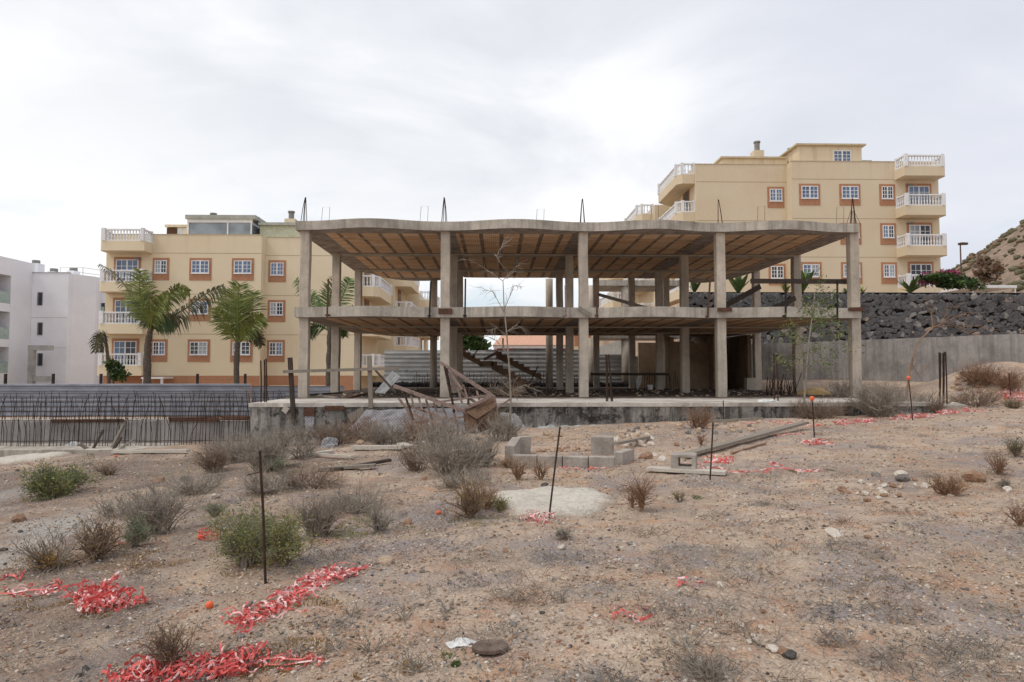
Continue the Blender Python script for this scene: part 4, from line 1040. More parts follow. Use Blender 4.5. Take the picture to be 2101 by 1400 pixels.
# rear block
ztop2 = at(100,560,66).z; X2 = at(140,600,66).x
wallbox('wall', (X1+.01, 66, -2), (X2, 78, ztop2))
mb = MB(); mb.prism([(X2+.004, 66.6), (X2+1.1, 68.6), (X2+1.1, 78.3), (X2+.004, 78.3)], -2, ztop2-.02); mb.build('wall', M['whitewall'], wb)
yy = 69.6
wallbox('wall', (X2-1, yy, -2), (X2+2.1, 79, ztop2-.35))
for a, b in ((622,650),(662,696),(712,770)):
    p = at(200,a,yy); z2 = at(200,b,yy).z
    d = wallbox('balcony_opening', (p.x-.5, yy-.03, z2), (p.x+.75, yy-.004, p.z), 'pane_dark'); wallbox('balcony_glass', (p.x-.45, yy-.08, z2), (p.x+.7, yy-.032, z2+1.0), 'glassgreen', d)
for y0, y1 in ((600,627),(662,688),(725,751)):
    a = at(76.5,y1,66); b = at(88,y0,66)
    w_ = wallbox('window', (a.x, 65.95, a.z), (b.x, 65.997, b.z), 'vent'); wallbox('pane', (a.x+.14, 65.92, a.z+.05), (b.x-.03, 65.949, b.z-.05), 'pane_dark', w_)
for zz in (at(100,652,66).z, at(100,714,66).z):
    wallbox('floor_joint', (X1+.02, 65.985, zz-.015), (X2-.02, 65.9985, zz+.015), 'palegrey')
wallbox('parapet_cap', (X1-.03, 65.93, ztop2), (X2+.05, 66.3, ztop2+.05), 'palegrey')
for px, y0, y1 in ((75,535,556),(112,552,560),(152,550,560)):
    a = at(px, y1, 70); mb = MB(); w_ = .55 if px == 75 else .35; zt = at(px, y0, 70).z
    mb.box((a.x-w_, 69.4, ztop2-.1), (a.x+w_, 70.4, zt-.35)); o = mb.build('chimney', M['whitewall'], wb)
    mb = MB(); mb.tube([(a.x,69.9,zt-.35),(a.x,69.9,zt)], .36, 12); mb.build('chimney_vent', M['vent'], o)
mb = MB(); za = ztop2; rp = [(at(120,560,67).x,67.3),(at(170,560,67.3).x,67.3),(X2+1.9,70.4),(X2+1.9,76)]
for i in range(3):
    for z in (.5, 1.0): mb.bar((*rp[i], za+z-.3), (*rp[i+1], za+z-.3), .05, .05)
for p in rp: mb.bar((*p, za-.4), (*p, za+.72), .05, .05, up=(0,1,0))
mb.build('roof_railing', M['white'], wb)
mb = MB(); a = at(60,709,64); b = at(106,719,64); mb.box((a.x, 63.8, b.z), (b.x, 64.3, a.z)); c = at(60,785,64); d = at(70,785,64); mb.box((a.x+.02, 63.82, -1.5), (a.x+.5, 64.28, b.z-.002)); e = at(106,772,64); f_ = at(70,783,64)
mb.box((a.x+.51, 63.85, at(60,783,64).z), (b.x-.02, 64.25, e.z)); mb.build('entrance_frame', M['palegrey'], wb)
# ------------------------------------------------------------------ crimson house behind the hoarding
rh = empty('red_house', (3, 82, 0), 'crimson house with pale pink tiled roof seen under the first floor', 'house')
a = at(1020,727,80); b = at(1182,712,80)
mb = MB(); mb.box((a.x, 80, -1), (b.x+2.4, 88, b.z-.2)); mb.build('wall', M['redwall'], rh)
mb = MB(); mb.box((a.x-.4, 79.6, b.z-.19), (b.x+2.8, 88.4, b.z+.18)); mb.build('eave', M['white'], rh)
mb = MB(); zt = at(1040,688,84).z; e0 = (a.x-.5, 79.4, b.z+.19); e1 = (b.x+2.9, 79.4, b.z+.19)
mb.add([e0, e1, (b.x+2.0, 84, zt+.3), (a.x+.8, 84, zt+.3), (b.x+2.9, 88.6, b.z+.19), (a.x-.5, 88.6, b.z+.19)], [(0,1,2,3),(2,4,5,3),(0,3,5),(1,4,2)]); mb.build('roof', M['rooftile'], rh)
for px, w_ in ((1064,22),(1090,24),(1112,18),(1140,12)):
    p = at(px, 718, 80); h = .8; mb = MB(); mb.box((p.x-w_/2*80/F, 79.95, p.z-1.3), (p.x+w_/2*80/F, 79.996, p.z+.35)); o = mb.build('window', M['pane_dark'], rh)
    mb = MB(); mb.box((p.x-.35, 79.91, p.z-1.3), (p.x+.3, 79.948, p.z+.05)); mb.build('pane', M['pane_blue'], o)
mb = MB(); p = at(1032,725,79); mb.tube([(p.x,79,1),(p.x,79,at(1032,694,79).z)], .09, 8); tag(mb.build('utility_pole', M['black'], loc=(p.x,79,0)), 'thin dark pole in front of the crimson house', 'pole')
wl = MB(); a = at(1222,727,56); b = at(1312,697,56)
vs = [(a.x-1.2, 56, 0), (b.x+2, 56, 0), (b.x+2, 56, b.z+.9), (b.x, 56, b.z+.4), (a.x-1.2, 56, at(1222,722,56).z)]
vs2 = [(x, 56.4, z) for x, y, z in vs]; wl.add(vs+vs2, [(0,1,2,3,4),(9,8,7,6,5)]+[(i,5+i,5+(i+1)%5,(i+1)%5) for i in range(5)])
tag(wl.build('block_wall', M['palegrey'], loc=(a.x,56,0)), 'pale grey sloping block wall seen between the round columns', 'wall')
# cream stucco house end with an orange panel
ch = empty('cream_house', (at(1180,710,70).x, 70, 0), 'cream house corner with orange panel behind the centre column', 'house')
a = at(1176,725,70); b = at(1206,696,70); mb = MB(); mb.box((a.x, 70, -1), (b.x+1, 74, a.z+.8)); mb.build('wall', M['yellow'], ch)
mb = MB(); mb.box((a.x+.1, 69.96, a.z+.75), (b.x+.9, 69.998, a.z+2.0)); mb.build('panel', M['terracotta'], ch)
mb = MB(); mb.box((a.x-.1, 69.9, a.z+2.0), (b.x+1.1, 74, a.z+2.4)); mb.build('roof', M['rooftile'], ch)
# ------------------------------------------------------------------ street lamp, canopy by the bougainvillea
lp = at(1973,560,62); lt = at(1970,502,62)
sl = empty('street_lamp', (lp.x, 62, 6), 'brown street lamp standing against the hillside at right', 'street lamp')
mb = MB(); mb.tube([(lp.x,62,6.0),(lp.x-.03,62,9),(lp.x-.05,62,lt.z)], [.1,.08,.06], 10); mb.build('pole', M['lampmetal'], sl, smooth=True)
mb = MB(); mb.prism([(lp.x-.15,61.8),(lp.x+.1,61.72),(lp.x+.6,61.85),(lp.x+.65,62.15),(lp.x+.1,62.28),(lp.x-.15,62.2)], lt.z-.02, lt.z+.16); mb.build('lamp_head', M['lampmetal'], sl)
a = at(1990,585,44); b = at(2087,597,44)
cn = empty('white_canopy', (a.x, 44, 6.2), 'low flat white canopy roof behind the boulder wall at right', 'canopy')
mb = MB(); mb.box((a.x, 44, a.z-.18), (b.x, 47, a.z)); mb.build('roof', M['white'], cn)
for x in (a.x+.2, b.x-.12): mb = MB(); mb.box((x, 44.05, 6.15), (x+.08, 44.15, a.z-.182)); mb.build('post', M['white'], cn)
# ------------------------------------------------------------------ palms
rp_ = random.Random(17)
def frond(root, base, pts, width, mat, n=30, droop=.25, name='frond', fill=1.0, taper=True):
    """pts: rachis as 3D points; feather leaflets on both sides"""
    P = [Vector(base)]+[Vector(p) for p in pts]
    def ev(t):
        k = len(P)-1; f = min(t*k, k-1e-6); i = int(f); f -= i
        p0, p1, p2, p3 = P[max(i-1,0)], P[i], P[i+1], P[min(i+2,k)]
        return .5*((2*p1)+(p2-p0)*f+(2*p0-5*p1+4*p2-p3)*f*f+(3*p1-p0-3*p2+p3)*f**3)
    mb = MB(); L = 14; mb.tube([ev(i/L) for i in range(L+1)], [.06*(1-.8*i/L)+.008 for i in range(L+1)], 5)
    for i in range(n):
        t = .16+.84*i/(n-1)
        if rp_.random() > fill: continue
        p = ev(t); d = (ev(min(1,t+.02))-ev(max(0,t-.02))).normalized()
        for s_ in (-1, 1):
            side = d.cross(Vector((0,-1,0))); side = side.normalized() if side.length > .1 else Vector((1,0,0))
            ang = rp_.uniform(.35,.75)
            l = width*1.08*(math.sin(math.pi*(.12+.80*t))**.7)*rp_.uniform(.75,1.1)
            dv = (side*s_+d*ang+Vector((0, rp_.uniform(-.75,.75), 0))).normalized()
            w_ = d*.04+Vector((0,.025,0)); m1 = p+dv*l*.55+Vector((0,0,-droop*l*.18)); e = p+dv*l+Vector((0,0,-droop*l))
            mb.add([p-w_*.6, p+w_*.6, m1+w_, m1-w_, e], [(0,1,2,3),(3,2,4)])
    return mb.build(name, M[mat], root)
def trunk(root, pts, r0, r1, n=20):
    P = [Vector(p) for p in pts]; q = []
    for i in range(n+1):
        f = i/n*(len(P)-1); k = min(int(f), len(P)-2); q.append(P[k].lerp(P[k+1], f-k)+Vector((rp_.uniform(-.015,.015),0,0)))
    mb = MB(); mb.tube(q, [(r0+(r1-r0)*i/n)*rp_.uniform(.88,1.12) for i in range(n+1)], 10); return mb.build('trunk', M['bark'], root, smooth=True)
Yp = 44.0
def A(px, py, dy=0): return at(px, py, Yp+dy)
p1 = empty('palm_tree', A(303,783), 'spreading palm with tall dry bent side fronds, nearest the white building', 'palm tree')
trunk(p1, [Vector((A(303,780).x, Yp, -.6)), A(302,740), A(304,700), A(309,676)], .25, .17)
c0 = A(308,680)
for pts, w_, m_, dr, fl in (
    ([A(298,640,-.3),A(287,604,-.5),A(288,556,-.8)],1.35,'frond',.22,1), ([A(306,640,.3),A(304,600,.4),A(290,564,.5)],1.0,'frond',.3,1), ([A(296,650,.8),A(276,618,1.2),A(268,584,1.6)],1.0,'frond',.3,1),
    ([A(288,640,.4),A(262,595,.5),A(236,562,.6),A(204,543,.8)],.42,'frond_dry',.6,.8), ([A(326,640,.3),A(346,606,.2),A(366,590,.1),A(388,598,0)],.75,'frond',.6,1),
    ([A(336,658,-.2),A(380,634,-.4),A(420,604,-.5),A(458,586,-.6)],.75,'frond_dry',1.1,.85), ([A(322,665,.8),A(344,650,1),A(368,654,1.2)],.7,'frond_dry',.8,1),
    ([A(314,650,-.8),A(328,626,-1.2),A(340,606,-1.6)],.85,'frond',.35,1), ([A(318,664,0),A(338,660,-.6),A(356,672,-1.0)],.5,'leaf_dark',.9,1), ([A(300,660,.5),A(290,640,.9),A(280,630,1.1)],.6,'leaf_dark',.6,1)):
    frond(p1, c0, pts, w_, m_, 54, dr, fill=fl)
p2 = empty('palm_tree', A(486,782), 'compact palm with one upright fan of yellow green fronds', 'palm tree')
trunk(p2, [Vector((A(486,782).x, Yp, -.6)), A(485,750), A(487,715), A(488,700)], .19, .15)
c0 = A(488,706)
for pts, w_, m_, dr in (
    ([A(488,660,-.2),A(488,620,-.3),A(492,584,-.4)],1.45,'frond',.05), ([A(478,665,.3),A(466,630,.4),A(462,598,.5)],1.25,'frond',.1), ([A(500,665,.2),A(515,630,.3),A(520,600,.5)],1.2,'frond',.1),
    ([A(470,680,-.4),A(452,655,-.6),A(442,632,-.8)],.85,'frond',.2), ([A(506,680,-.4),A(526,660,-.6),A(540,650,-.7)],.8,'frond',.3), ([A(512,684,.4),A(530,684,.6),A(538,708,.8)],.7,'frond_dry',.6), ([A(490,660,1.2),A(494,630,1.6),A(500,606,2)],1.0,'frond',.1)):
    frond(p2, c0, pts, w_, m_, 50, dr)
p3 = empty('palm_tree', at(676,790,42), 'leafy dark palm half hidden behind the left row of columns', 'palm tree')
trunk(p3, [at(675,800,42), at(675,760,42), at(676,700,42), at(677,668,42)], .2, .14)
B_ = lambda px, py, dy=0: at(px, py, 42+dy)
c0 = B_(677,680)
for pts, w_, m_, dr in (
    ([B_(660,640),B_(635,605,.5),B_(608,574,.8)],.8,'leaf_mid',.3), ([B_(690,640),B_(706,600,.4),B_(718,572,.7)],.9,'leaf_mid',.2), ([B_(675,635,-.4),B_(678,605,-.6),B_(690,575,-.8)],1.0,'leaf_mid',.1),
    ([B_(700,655,.5),B_(716,640,.8),B_(726,632,1)],.7,'leaf_mid',.4), ([B_(655,668,.2),B_(640,672,.3),B_(634,690,.4)],.6,'leaf_dark',.5), ([B_(660,650,1),B_(648,630,1.4),B_(640,606,1.8)],.8,'leaf_dark',.3), ([B_(692,668,.2),B_(704,672,.3),B_(708,690,.4)],.5,'leaf_dark',.5)):
    frond(p3, c0, pts, w_, m_, 40, dr)
p4 = empty('palm_tree', at(222,790,49), 'drooping palm tuft showing at the left corner of the yellow building', 'palm tree')
D_ = lambda px, py, dy=0: at(px, py, 46.5+dy)
trunk(p4, [D_(224,800), D_(222,740), D_(216,690)], .12, .1)
for pts, w_ in (([D_(206,684),D_(198,698),D_(193,722)],.55), ([D_(210,686,-.3),D_(203,700,-.4),D_(200,722,-.5)],.5), ([D_(214,684,.3),D_(212,698,.4),D_(208,712,.5)],.5)): frond(p4, D_(216,688), pts, w_, 'frond_dry', 24, .5)
# ------------------------------------------------------------------ leafy shrubs, garden plants
def leaf_clump(root, c, rx, ry, rz, n, s, mat, name='crown', seed=0, lumps=7, up=.2, hollow=.45):
    q = random.Random(seed); mb = MB(); L = []
    for _ in range(lumps):
        v = Vector((q.uniform(-1,1), q.uniform(-1,1), q.uniform(-.8,1)))
        L.append((v*.62, q.uniform(.3,.55)))
    for _ in range(n):
        lc, lr = q.choice(L); d = Vector((q.gauss(0,1), q.gauss(0,1), q.gauss(0,1))).normalized()
        p = lc+d*lr*(hollow+(1-hollow)*q.random()); p = Vector((c[0]+p.x*rx, c[1]+p.y*ry, c[2]+p.z*rz))
        a = Vector((q.gauss(0,1), q.gauss(0,1), q.gauss(0,1)+up)).normalized(); b = a.cross(Vector((q.gauss(0,1), q.gauss(0,1), q.gauss(0,1)))).normalized()
        l = s*q.uniform(.6,1.3); w_ = l*.3
        mb.add([p, p+a*l*.5+b*w_, p+a*l, p+a*l*.5-b*w_], [(0,1,2,3)])
    return mb.build(name, M[mat], root)
def shrubtree(px, py, Y, label, cat, parts, stem=None):
    root = empty('garden_shrub', at(px, py, Y), label, cat)
    for i, (qx, qy, wpx, hpx, n, s, mat) in enumerate(parts):
        c = at(qx, qy, Y); leaf_clump(root, c, wpx/2*Y/F, wpx/2*Y/F*.8, hpx/2*Y/F, n, s, mat, 'crown', px+i)
    if stem: mb = MB(); mb.tube([at(*stem[0], Y), at(*stem[1], Y)], .06, 6); mb.build('stem', M['bark'], root)
    return root
shrubtree(233,790,43,'dark green oleander like bush beside the first palm trunk','bush', ((229,757,34,44,700,.2,'leaf_dark'),(243,770,44,40,700,.2,'leaf_dark'),(231,752,30,30,160,.2,'leaf_grey')), ((233,790),(231,760)))
shrubtree(968,716,60,'dark green tree crown showing under the first floor by the crimson house','tree', ((962,706,46,40,900,.5,'leaf_dark'),(985,712,40,34,600,.5,'leaf_dark'),(975,702,30,24,160,.5,'leaf_mid')), ((968,740),(968,710)))
bg_ = shrubtree(1925,600,42.5,'magenta flowering bougainvillea on top of the boulder wall','flowering shrub', ((1925,580,150,34,2600,.22,'leaf_dark'),(1960,574,80,40,1400,.22,'leaf_mid')))
leaf_clump(bg_, at(1908,574,42.0), 1.2, .6, .5, 420, .15, 'magenta', 'bloom', 71); leaf_clump(bg_, at(1950,564,42.0), 1.0, .6, .36, 240, .15, 'magenta', 'bloom', 72)
shrubtree(2010,600,43.2,'grey green scrub bush between bougainvillea and white canopy','bush', ((2005,584,44,30,500,.2,'leaf_grey'),))
shrubtree(2060,560,70,'spiky dull shrub on the foot of the hillside behind the canopy','bush', ((2035,560,60,60,340,.9,'twig_brown'),))
def blades(px, py, Y, label, n, L, w_, mat, spread, seed, cat='plant', name='agave'):
    q = random.Random(seed); root = empty(name, at(px, py, Y), label, cat); b = at(px, py, Y)
    for i in range(n):
        a = 6.283*i/n+q.uniform(-.3,.3); tl = q.uniform(.25,1)*spread; l = L*q.uniform(.7,1.1); d = Vector((math.cos(a)*tl, math.sin(a)*tl, 1)).normalized()
        side = d.cross(Vector((0,0,1))); side = side.normalized() if side.length > .05 else Vector((1,0,0))
        mb = MB(); pts = []
        for k in range(7):
            t = k/6; p = b+d*l*t+Vector((0,0,-.28*l*t*t*tl)); ww = w_*(math.sin(math.pi*min(1,.15+.85*t))+.06); pts += [p-side*ww, p+Vector((0,0,-ww*.35)), p+side*ww]
        mb.add(pts, [f for k in range(6) for f in ((k*3,k*3+1,k*3+4,k*3+3),(k*3+1,k*3+2,k*3+5,k*3+4))]); mb.build('leaf', M[mat], root, smooth=True)
    return root
blades(1515,600,41.5,'broad leaved banana plant behind the upper guard rail, nearest the middle column',11,1.5,.2,'leaf_mid',.8,3,name='banana_plant')
blades(1645,600,41.5,'broad leaved banana plant seen past the right rear column',9,1.9,.22,'leaf_mid',.9,4,name='banana_plant')
blades(1425,600,41.6,'small broad leaved plant at the left end of the boulder wall',7,1.1,.14,'leaf_dark',.7,5,name='banana_plant')
blades(1612,602,41.3,'low spiky plant on the boulder wall left of the right rear column',10,.95,.07,'leaf_yellow',1.2,6)
blades(1868,602,41.6,'large spiky green agave left of the bougainvillea',22,1.5,.1,'leaf_mid',1.4,7)
blades(1735,602,41.3,'tiny spiky plant on the boulder wall just left of the far right column',8,.5,.05,'leaf_mid',1.2,8)
blades(1770,602,41.3,'tiny spiky plant on the boulder wall just right of the far right column',8,.6,.05,'leaf_yellow',1.2,9)
# ------------------------------------------------------------------ dry field shrubs
rs = random.Random(41)
def bush_mesh(mb, c, W_, H, n, seed, rad=.004, depth=3, spread=1.0, mi=0, kids=3, tips=None, stemr=None, droop=0.0, base=.06):
    q = random.Random(seed); c = Vector(c)
    def grow(p, d, L, r, lv):
        k = 4; pts = [p]; rr = [r]
        for i in range(k):
            d = (d+Vector((q.gauss(0,.22), q.gauss(0,.22), q.gauss(0,.18)+.04-droop))).normalized(); p = p+d*L/k; pts.append(p); rr.append(r*(1-.55*(i+1)/k))
        mb.tube(pts, rr, 3, False, mi)
        if tips is not None and lv >= depth-1: tips.append((p, d)); tips.append((pts[2], d))
        if lv < depth:
            for _ in range(kids):
                i = q.randint(1, k); nd = (d+Vector((q.gauss(0,.75), q.gauss(0,.75), q.gauss(0,.5)+.12))).normalized()
                grow(pts[i], nd, L*q.uniform(.5,.8), rr[i]*.75, lv+1)
    for _ in range(n):
        a = q.uniform(0, 6.283); e = math.sqrt(q.random())*spread
        d = Vector((math.cos(a)*e*W_/2, math.sin(a)*e*W_/2, H*q.uniform(.7,1))); L = d.length*.74
        grow(c+Vector((math.cos(a),math.sin(a),0))*W_*base*math.sqrt(q.random()), d.normalized(), L, stemr or rad*1.8, 1)
def leaves(mb, tips, n, s, seed, mi=0):
    q = random.Random(seed)
    for _ in range(n):
        p, d = q.choice(tips); p = p+Vector((q.gauss(0,s*.9), q.gauss(0,s*.9), q.gauss(0,s*.9)))
        a = (d+Vector((q.gauss(0,.6), q.gauss(0,.6), q.gauss(0,.6)))).normalized(); b = a.cross(Vector((q.gauss(0,1),q.gauss(0,1),q.gauss(0,1)))).normalized(); l = s*q.uniform(.6,1.4)
        mb.add([p-b*l*.18, p+b*l*.18, p+a*l], [(0,1,2)], mi)
def shrub(px, py, wpx, hpx, label, kind, n=24, seed=1, leaf=None, nl=0, ls=.025, c=None, depth=3, kids=3, spread=1.0, rad=None, leaf2=None, stemr=None, base=None):
    """a shrub rooted at the photo point, wpx x hpx photo pixels in size"""
    wpx *= .8 if not nl else .76; hpx *= .84 if not nl else .8; g = c if c is not None else gnd(px, py); k = math.hypot(g.y, g.x*.0)/F; W_, H = wpx*k, hpx*k; tips = [] if nl else None
    root = empty('dry_shrub' if not nl else 'green_shrub', g, label, 'shrub')
    bs = base if base is not None else (.26 if n >= 26 and stemr is None else .1)
    mb = MB(); r0 = rad or .0021+.00014*g.y; bush_mesh(mb, g, W_*(1-bs*.9), H, int(n*1.25) if stemr is None else n, seed, r0, depth, spread, 0, kids, tips, stemr or r0*(2.6 if n >= 12 else 1.8), 0.0, bs); mb.build('branches', M[kind], root)
    if nl:
        lm = MB(); leaves(lm, tips, int(nl*.8), ls*.8, seed+1); lm.build('foliage', M[leaf], root)
        if leaf2: lm = MB(); leaves(lm, tips, nl//2, ls*.8, seed+2); lm.build('foliage', M[leaf2], root)
    return root
shrub(112,1018,140,56,'rounded grey green shrub alone on the dark soil at left','twig_brown',46,2,'leaf_grey',6500,.05,depth=3,leaf2='leaf_yellow')
shrub(505,1160,130,120,'big yellow green shrub behind the tall rusty stake, left of it','twig_grey',46,3,'leaf_yellow',5200,.03,leaf2='leaf_grey')
shrub(578,1160,80,100,'yellow green shrub just right of the tall rusty stake','twig_brown',30,4,'leaf_yellow',3000,.028,leaf2='leaf_grey')
shrub(440,1060,60,30,'low grey green tuft at the upper left of the yellow green shrub','twig_grey',14,44,'leaf_grey',700,.03)
shrub(320,1095,170,120,'wide grey leafless thicket left of centre in the field','twig_grey',44,5,kids=4)
shrub(278,1122,70,56,'small silvery green shrub below the grey thicket','twig_grey',24,6,'leaf_grey',1800,.028)
shrub(197,1152,120,100,'ochre bush on a crooked bare stem at left','twig_brown',26,7,'leaf_ochre',1500,.022,stemr=.016)
shrub(112,1166,150,110,'sparse bare twigs spreading over an ochre tuft at left','twig_grey',12,8,spread=1.3,rad=.004)
shrub(100,1172,80,40,'ochre green tuft at the foot of the sparse bare twigs','twig_brown',24,9,'leaf_ochre',1200,.03)
shrub(345,1375,100,120,'ochre bare bush rising from the lowest red tape heap','twig_brown',26,10,'leaf_ochre',500,.014,spread=.8,stemr=.008)
shrub(650,1100,110,95,'thin grey twiggy bush right of the yellow green shrubs','twig_grey',30,11,kids=4)
shrub(668,1098,80,80,'reddish twiggy bush overlapping the thin grey one','twig_red',16,12)
shrub(775,1092,80,75,'small bare grey bush on the grey litter bank','twig_grey',16,13)
shrub(964,1062,90,82,'ochre tufted bush on a short stem left of the cement spill','twig_brown',34,14,'leaf_ochre',2600,.022,stemr=.012)
shrub(1000,1045,60,66,'thin reddish brown twigs right of the ochre tufted bush','twig_red',14,15)
shrub(1025,1050,40,32,'dark olive tuft on the left edge of the cement spill','twig_brown',22,16,'leaf_yellow',700,.03)
shrub(1316,1048,44,106,'tall thin orange brown bush right of the cement spill','twig_red',14,17,spread=.6,kids=4)
shrub(1298,1042,22,50,'low orange brown twigs left of the tall thin bush','twig_red',9,18)
shrub(1063,985,40,60,'orange brown dry twigs at the left end of the block planter','twig_red',14,19,'leaf_ochre',400,.02)
shrub(1110,985,40,50,'orange brown dry twigs in front of the block planter','twig_red',12,20,'leaf_ochre',300,.02)
shrub(1040,960,30,18,'yellow ochre tuft at the left corner of the block planter','twig_brown',14,21,'leaf_ochre',400,.03)
shrub(930,970,205,92,'largest grey dry thorn bush, in front of the rusty frame','twig_grey',72,22,kids=4,depth=3)
shrub(855,965,110,70,'brownish left flank bush of the largest grey thorn bush','twig_brown',30,23,'leaf_ochre',500,.02)
shrub(985,958,96,76,'dark grey dry bush between the big thorn bush and the planter','twig_grey',34,24,kids=4)
shrub(545,968,130,95,'pale grey dry thicket at the foot of the foundation wall corner','twig_grey',54,25,kids=4)
shrub(440,968,90,62,'brownish grey dry thicket left of the pale thicket','twig_brown',34,26,kids=4)
shrub(490,950,90,60,'grey brown dry bush between two thickets by the rebar pit','twig_grey',30,27,kids=4)
shrub(574,972,36,34,'pale sage green tuft right of the pale thicket','twig_grey',20,28,'leaf_grey',1200,.03)
shrub(620,940,110,50,'sparse grey brown brush along the foot of the foundation wall','twig_grey',26,29)
shrub(745,905,150,60,'reddish brown brush under the grey netting tarp','twig_red',34,30)
shrub(860,905,120,70,'reddish brown brush below the rusty frame','twig_red',30,31)
shrub(225,975,80,26,'low brown dead shrub behind the grey thicket at left','twig_brown',22,32)
shrub(1805,855,150,86,'wide grey dry thorn bush against the right end of the terrace','twig_grey',64,33,kids=4)
shrub(1735,852,90,62,'grey dry bush left of the wide thorn bush at the terrace','twig_grey',34,34,kids=4)
shrub(1620,856,70,40,'brown dry brush at the terrace wall below the green sapling','twig_brown',26,35)
shrub(1575,856,40,24,'low dark green weed clump against the terrace wall','twig_brown',20,36,'leaf_dark',700,.03)
shrub(1432,880,80,58,'tan feathery dry bush before the terrace wall right of centre','twig_red',30,37,'leaf_ochre',400,.02)
shrub(1440,915,24,40,'thin reddish weed before the tan feathery bush','twig_red',9,38)
shrub(1920,848,60,34,'grey brown low brush beside the white square boulder','twig_brown',24,39)
shrub(2080,838,60,24,'low green brown brush at the foot of the mound, right edge','twig_brown',26,40,'leaf_yellow',700,.03)
shrub(2010,790,110,46,'rusty dry grass covering the top of the mound','twig_red',60,41,kids=4)
shrub(2070,800,90,50,'pale rusty brush on the right flank of the mound','twig_red',40,42,kids=4)
for a in ((480,940,120,40,56,'grey brown brush mat beside the end of the rebar pit',201,'twig_grey'),(600,915,110,46,50,'grey brush mat against the left foundation wall below the first post',202,'twig_grey'),
    (690,912,110,44,44,'brown brush mat around the ribbed grey bundle',203,'twig_brown'),(800,910,130,44,56,'grey brush mat under the middle of the netting tarp',204,'twig_grey'),(905,915,120,60,56,'grey brush mat behind the largest thorn bush',205,'twig_grey'),
    (1030,905,90,60,44,'grey brush mat beneath the rusty sheet box',206,'twig_grey'),(960,1000,140,30,36,'low grey brush mat in front of the largest thorn bush',207,'twig_grey'),(640,1000,150,30,40,'low brown brush mat in front of the dark rotten plank',208,'twig_brown'),
    (400,1010,150,34,40,'low grey brush mat behind the wide leafless thicket',209,'twig_grey'),(720,1050,150,40,40,'thin grey brush mat on the bank between two bare bushes',210,'twig_grey'),(1680,860,120,40,44,'brown brush mat along the terrace wall beside the green sapling',211,'twig_brown'),(1880,846,130,40,44,'grey brush mat behind the second capped stake',212,'twig_grey'),
    (2000,835,120,34,40,'brown brush mat at the foot of the mound behind the white boulder',213,'twig_brown'),(560,1010,160,40,40,'pale grey brush mat right of the tall stake top',214,'twig_grey'),(250,1060,120,40,30,'sparse grey brush mat on the pale gravel at left',215,'twig_grey')):
    shrub(a[0],a[1],a[2],a[3],a[5],a[7],a[4],a[6],kids=4,spread=1.5,base=.42)
shrub(2085,938,44,44,'small green weed at the right edge of the field','twig_brown',22,43,'leaf_mid',800,.025)
shrub(2050,975,50,70,'thin orange brown weed above the angular brown boulder','twig_red',14,45)
shrub(1945,1015,100,44,'low orange brown brush in the stony band at right','twig_red',40,46,'leaf_ochre',300,.02)
shrub(2062,1002,34,26,'dark grey tuft beside the angular brown boulder','twig_grey',20,47)
shrub(2092,1080,50,60,'thin reddish weed at the right edge below the boulder','twig_red',12,48)
shrub(1395,1030,40,30,'tiny sparse weed near the end of the flat plank','twig_brown',10,49,'leaf_yellow',160,.02)
shrub(960,905,60,30,'yellow tinged weed sprouting on the rusty sheet box','twig_brown',12,50,'leaf_yellow',300,.04, c=at(1022,868,18.4))
shrub(1455,1400,140,60,'tangle of dead grey sticks at the bottom edge right of centre','twig_grey',22,51,spread=1.6)
shrub(1160,1105,60,24,'grey dead twigs around the pink tape tuft at the cement spill','twig_grey',22,52)
for i, (px, py, w_, h) in enumerate(((830,1275,46,50),(1150,1240,40,44),(918,1255,60,22),(760,1340,54,46),(855,1380,60,46),(720,1265,40,28),(1590,1125,60,14),(1405,1330,80,22),(690,1330,50,26),(1570,1325,100,20))):
    shrub(px, py, w_, h, 'flattened dark grey dead weed on the bare foreground dirt', 'twig_grey', 7, 60+i, spread=2.6, depth=2)['group'] = 'dead weeds on the foreground dirt'
# ------------------------------------------------------------------ saplings
def sapling(name_lb, Y, trunk_px, branches, rad, mat='twig_grey', leafn=0, leafm=None, seed=1, cat='tree', r2=None):
    q = random.Random(seed); base = at(*trunk_px[0], Y); base.z = min(base.z, tz(base.x, Y)); root = empty('sapling', base, name_lb, cat)
    mb = MB(); P = [base]+[at(px, py, Y) for px, py in trunk_px[1:]]; n = len(P); mb.tube(P, [rad*(1-.65*i/(n-1)) for i in range(n)], 6); mb.build('trunk', M[mat], root)
    bm_ = MB(); tips = []
    for pts in branches:
        Q = [at(px, py, Y+.25*q.uniform(-1,1)*i) for i, (px, py) in enumerate(pts)]; Q[0] = at(*pts[0], Y)
        m_ = len(Q); bm_.tube(Q, [rad*.3*(1-.7*i/(m_-1)) for i in range(m_)], 4)
        for _ in range(16):
            i = q.randint(1, m_-1); s_ = Q[i-1].lerp(Q[i], q.random()); d = (Q[i]-Q[i-1]).normalized()+Vector((q.gauss(0,.6), q.gauss(0,.6), q.gauss(0,.4))); L = q.uniform(.15,.5)
            pp = [s_]
            for k in range(4): d = (d+Vector((q.gauss(0,.25), q.gauss(0,.25), q.gauss(-.03,.2)))).normalized(); pp.append(pp[-1]+d*L/4)
            bm_.tube(pp, [.006,.005,.004,.003,.002], 3, False); tips.append((pp[-1], d)); tips.append((pp[2], d))
    bm_.build('branches', M[mat], root)
    if leafn: lm = MB(); leaves(lm, tips, leafn, .09, seed); lm.build('foliage', M[leafm], root)
    if r2: lm = MB(); leaves(lm, tips, leafn//4, .09, seed+5); lm.build('foliage', M[r2], root)
